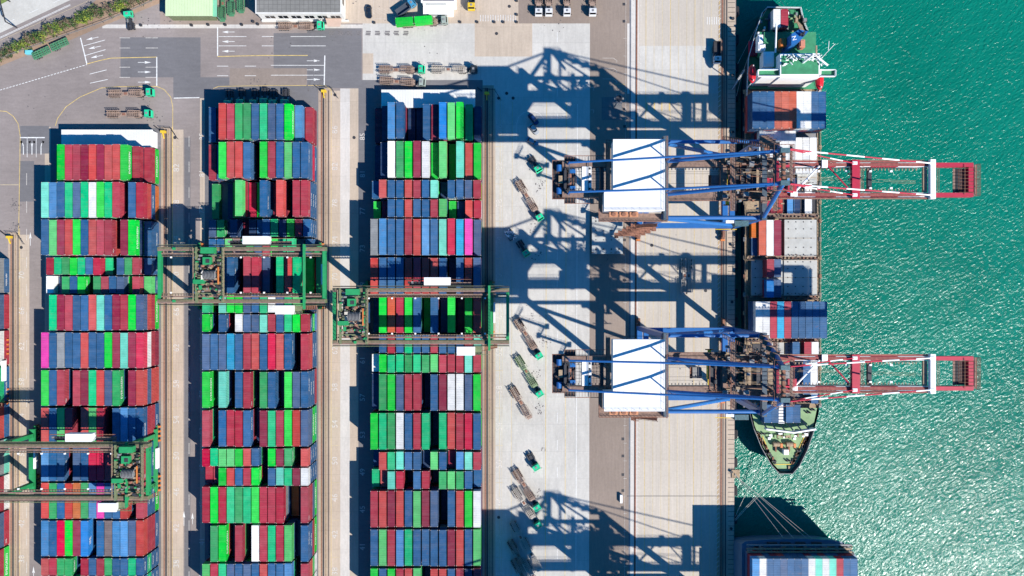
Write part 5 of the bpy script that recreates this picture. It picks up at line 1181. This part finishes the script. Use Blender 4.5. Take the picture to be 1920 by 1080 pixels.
b.prism([(a[0] + x, a[1] + y) for x, y in fp], fz0, fz1, M_blue, [(a[0] + x * .92 + .5, a[1] + y * .92 + .6) for x, y in fp])
for x, y in ((1.6, 1.4), (2.6, 2.0), (2.4, 1.2)): b.tube((a[0] + x, a[1] + y, fz1), (a[0] + x, a[1] + y, fz1 + 1.3), .35, M_steel, 10)
fn = b.build('funnel', ship)
t_ = bpy.data.objects.new('lettering', text_mesh('N', 2.0, M_let)); COL.objects.link(t_); t_.parent = fn; t_.location = (a[0] - .2, a[1] + .5, fz1 + .03); t_.rotation_euler = (0, 0, R(105))
def lifeboat(px, py, m):
    b = MB(); a = loc(px, py, 13); rings = []
    for k in range(9):
        f = k / 8 * 2 - 1; r = 1.35 * math.sqrt(max(.02, 1 - f * f)) ** .8; rings.append([(a[0] + r * math.cos(i * .6283), a[1] + f * 3.0, 14.6 + r * .9 * math.sin(i * .6283)) for i in range(10)])
    b.add(sum(rings, []), [(k * 10 + i, k * 10 + (i + 1) % 10, k * 10 + 10 + (i + 1) % 10, k * 10 + 10 + i) for k in range(8) for i in range(10)] + [tuple(range(10)), tuple(range(80, 90))], m)
    b.bar((a[0] + 1.2, a[1] + 2.4, 6), (a[0], a[1] + 2.4, 16.2), .25, .25, M_white); b.bar((a[0] + 1.2, a[1] - 2.4, 6), (a[0], a[1] - 2.4, 16.2), .25, .25, M_white); b.build('lifeboat', ship)
lifeboat(1412, 137, mat('lifeboat_red', (.5, .01, .02), .4)); lifeboat(1539, 150, mat('lifeboat_red', (.5, .01, .02)))
b = MB(); q = random.Random(21)
for x, y, w_, h_, m in ((1468, 80, 2.0, 2.6, M_oran), (1503, 83, 1.8, 2.6, mat('vent_pink', (.5, .2, .13), .6)), (1425, 75, 1.6, 3, M_white), (1427, 90, 2.4, 2, M_white), (1440, 112, 3.6, 5, M_white)): a = loc(x, y, 10); b = MB(); b.cbox((a[0], a[1], 12), (w_, h_, 2.6), m); b.cbox((a[0], a[1], 13.4), (w_ * .7, h_ * .7, .3), m); b.build('deck_house', ship)
b = MB()
a = loc(1413, 90, 5); b.cbox((a[0], a[1], 6.6), (2.6, 5, 1.2), M_red); b.build('hatch_box', ship); b = MB()
for i in range(80):
    yy = q.uniform(22, 100); xx = q.uniform(1434 - yy * .22, 1500 + yy * .28); a = loc(xx, yy, 6); b = MB(); b.cbox((a[0], a[1], 6.6 + q.uniform(0, 2.5)), (q.uniform(.25, 1.3), q.uniform(.25, 1.3), q.uniform(.4, 1.5)), q.choice((M_white, M_deck, M_steel, M_tan, M_deckb, M_grey))); b.build('deck_fitting', ship)
b = MB()
for i in range(5): a = loc(1500 + i * 2, 45 + i * 2, 8); b.bar((a[0], a[1] + 2, 8), (a[0] + 1.5, a[1] - 3, 9), .5, .3, M_tan)
b.build('mooring_winch', ship); b = MB(); a = loc(1453, 100, 10); c = loc(1455, 45, 10); b.tube((a[0], a[1], 13), (c[0], c[1], 13), .3, M_white, 8); b.build('crane_jib', ship)
# foredeck
b = MB(); c0 = loc(1437, 805, 8); c1 = loc(1530, 805, 8)
b.bar((c0[0], c0[1], 9.5), ((c0[0] + c1[0]) / 2 + 1, c0[1] - 1.2, 9.5), .5, 2.4, M_white); b.bar(((c0[0] + c1[0]) / 2 + 1, c0[1] - 1.2, 9.5), (c1[0], c1[1], 9.5), .5, 2.4, M_white)
for i in range(6): x = c0[0] + (c1[0] - c0[0]) * (i + .3) / 6; b.bar((x - 1.4, c0[1] + 2.2, 7.4), (x, c0[1] - .5, 10.4), .35, .5, M_grey)
b.build('breakwater', ship)
b = MB(); q = random.Random(8)
for px in (1457, 1482):
    a = loc(px, 834, 6); b = MB(); b.tube((a[0] - 1.1, a[1], 7.7), (a[0] + 1.1, a[1], 7.7), .8, M_tan, 14); b.cbox((a[0] + 1.7, a[1] - .4, 7.6), (.8, 1.4, 1.4), M_oran); b.cbox((a[0], a[1] - 1.6, 7.3), (.5, 2, .5), M_rust); b.build('anchor_windlass', ship)
b = MB(); a = loc(1474, 848, 6); b.cbox((a[0], a[1], 7.8), (1.6, 1.7, 2), M_white); b.build('deck_house', ship)
for px, py in ((1454, 866), (1481, 866), (1440, 852), (1500, 846), (1432, 815), (1515, 812), (1527, 770), (1519, 775)):
    a = loc(px, py, 6); b = MB()
    for d_ in (-.5, .5): b.tube((a[0] + d_, a[1], 6.8), (a[0] + d_, a[1], 7.8), .27, M_steel, 8)
    b.box(a[0] - .8, a[0] + .8, a[1] - .2, a[1] + .2, 6.8, 7.0, M_steel); b.build('bollard', ship)
b = MB()
for i in range(60):
    yy = q.uniform(812, 880); hw = (888 - yy) * .62 + 6; s = q.choice((-1, 1)); xx = 1473 + s * (hw - q.uniform(0, 3)); a = loc(xx, yy, 6); b.cbox((a[0], a[1], 7), (.6, .9, .6), q.choice((M_steel, M_rust, M_tan)))
for i in range(34): a = loc(q.uniform(1440, 1515), q.uniform(812, 824), 6); b.cbox((a[0], a[1], 7.2), (q.uniform(.4, 1.4), q.uniform(.4, 1.2), q.uniform(.5, 1.2)), q.choice((M_deckb, M_white, M_tan, M_deckb)))
def yl(pts):
    for p0, p1 in zip(pts, pts[1:]): a = loc(*p0, 6); c = loc(*p1, 6); b.bar((a[0], a[1], 6.9), (c[0], c[1], 6.9), .22, .1, M_yelp)
yl([(1433, 820), (1456, 873), (1488, 873), (1512, 820)])
b.build('mooring_gear', ship)
b = MB(); a = loc(1466, 776, 8); b.box(a[0] - 1, a[0] + 1, a[1] - 3.3, a[1] + 3.3, 10, 10.3, M_white)
for i in range(7): b.bar((a[0] - 1, a[1] - 3 + i, 10.4), (a[0] + 1, a[1] - 3 + i, 10.4), .15, .1, M_steel)
b.build('ladder_platform', ship)
# gangway
b = MB(); p0 = Vector((*W(1395, 132, 6), 6)); p1 = Vector((*W(1372, 168, .5), .5)); b.bar(p0, p1, .9, .12, M_grey); b.rail([p0, p1], M_white, .07, 1.0, 1.2); tag(b.build('gangway'), 'narrow gangway leading from the ship stern down to the quay', 'gangway')

# second ship at the lower edge
s2x, s2y = W(1500, 1090); s2 = empty('container_ship', (s2x, s2y, -2.6), 0, 'large blue grey container ship cut off by the lower picture edge', 'ship')
def loc2(px, py, h): x, y = W(px, py, h); return (x - s2x, y - s2y)
H2 = 9.0; o2 = [(1391, 1020), (1398, 1015), (1430, 1012), (1500, 1010), (1555, 1012), (1580, 1016), (1600, 1035), (1607, 1046), (1607, 1900), (1391, 1900)]
t2 = [(*loc2(x, y, H2), H2 + 2.6) for x, y in o2]; b2_ = [(x, y - (3.5 if i < 8 else 0), -4) for i, (x, y, z) in enumerate(t2)]; n = len(o2)
b = MB(); b.add(b2_ + t2, [(i, (i + 1) % n, n + (i + 1) % n, n + i) for i in range(n)] + [tuple(range(n, 2 * n))], M_hullb); b.build('hull', s2)
b = MB()
for yy in (1024, 1031, 1037): a = loc2(1402, yy, 13); c = loc2(1600, yy, 13); b.box(a[0], c[0], a[1] - .25, a[1] + .25, 14.5, 14.8, M_grey if yy == 1024 else M_tan)
for i in range(10): a = loc2(1404 + i * 21, 1023, 13); c = loc2(1404 + i * 21, 1040, 13); b.bar((a[0], a[1], 14.6), (c[0] + .6, c[1], 14.6), .18, .18, M_grey)
for i in range(60): a = loc2(rnd.uniform(1402, 1600), rnd.uniform(1022, 1042), 10); b.cbox((a[0], a[1], 12.2), (rnd.uniform(.4, 1.8), rnd.uniform(.3, .9), 1), rnd.choice((M_steel, M_steel, M_tan, M_grey)))
for px in (1447, 1472, 1500, 1530): a = loc2(px, 1018, 9); b.cbox((a[0], a[1], 12), (3.2, .8, .7), M_steel)
b.build('stern_gallery', s2)
# mooring lines
def rope(p0, p1, label, sag=1.2):
    a = Vector((*W(p0[0], p0[1], p0[2]), p0[2])); c = Vector((*W(p1[0], p1[1], p1[2]), p1[2])); b = MB(); pr = a
    for i in range(1, 13):
        f = i / 12; q_ = a.lerp(c, f) - Vector((0, 0, sag * 4 * f * (1 - f))); b.tube(pr, q_, .07, M_rope, 5); pr = q_
    tag(b.build('mooring_line'), label, 'rope', 'pale mooring lines between ships and quay')
rope((1434, 865, 5.5), (1379, 968, .4), 'mooring line from the left side of the bow down to the quay'); rope((1466, 888, 5.5), (1378, 974, .4), 'mooring line from the bow tip to the quay, left of the pair'); rope((1470, 889, 5.5), (1379, 976, .4), 'mooring line from the bow tip to the quay, right of the pair')
for i, (x1, y1, w_) in enumerate(((1469, 1009, 'leftmost'), (1488, 1009, 'second'), (1512, 1009, 'third'), (1523, 1010, 'rightmost'))): rope((1378, 888 + i, .6), (x1, y1, 10), 'mooring line from the bollard to the second ship, %s of four' % w_)
rope((1402, 110, 6), (1381, 180, .4), 'mooring line from the ship quarter to the quay'); rope((1438, 16, 6), (1383, 120, .4), 'mooring line from the stern corner to the quay'); rope((1470, 10, 6), (1450, -40, -1), 'line leading up from the stern out of the picture')
# spare big box at the quay bollard platform
b = MB(); b.box(-1.2, 1.6, -1.4, 1.4, -.4, .35, M_tan); o = b.build('mooring_dolphin'); o.location = (*W(1378, 888), 0); tag(o, 'square concrete bollard base with rope ends at the quay edge', 'bollard base')

x, y = W(957, 441); t = empty('sunlit_clump_rack', (x, y, .03), R(-60), 'made-up rack of white tubes for a sunlit clump behind the tractor near painted 74', 'rack')  # invented rack; its white tubes stand in for a sunlit clump
b = MB(); b.box(-1.8, 1.8, -1.2, 1.2, .3, .45, M_steel)
for sx_ in (-1.7, 1.7):
    for sy2 in (-1.1, 1.1): b.bar((sx_, sy2, 0), (sx_, sy2, 1.3), .12, .12, M_steel)
b.build('frame', t); b = MB(); q = random.Random(4); b.box(-1.5, 1.5, -1, 1, .45, .8, M_grey)
for i in range(26): x_, y_ = q.uniform(-1.8, 1.8), q.uniform(-1.4, 1.4); b.tube((x_, y_, .6), (x_ + q.uniform(-.5, .5), y_ + q.uniform(-.5, .5), q.uniform(1, 1.5)), .2, M_white, 7)
b.build('sunlit_clump', t)

t = empty('road_beam', (*W(27, 28), 0), 0, 'thin dark beam with small blocks crossing the highway in the picture corner', 'gantry')  # thin dark beam on posts, small blocks along it
a = Vector(W(19, 3)) - Vector(W(27, 28)); c = Vector(W(32, 52)) - Vector(W(27, 28)); b = MB()
b.bar((a.x, a.y, 5.8), (c.x, c.y, 5.8), .3, .3, M_steel); b.build('beam', t)
for p_ in (a, c):
    b = MB(); b.bar((p_.x, p_.y, 0), (p_.x, p_.y, 5.7), .3, .3, M_steel); b.build('post', t)
for f in (.25, .55, .8):
    b = MB(); p_ = a.lerp(c, f); b.cbox((p_.x, p_.y, 6.05), (.7, .6, .2), M_steel); b.build('beam_block', t)
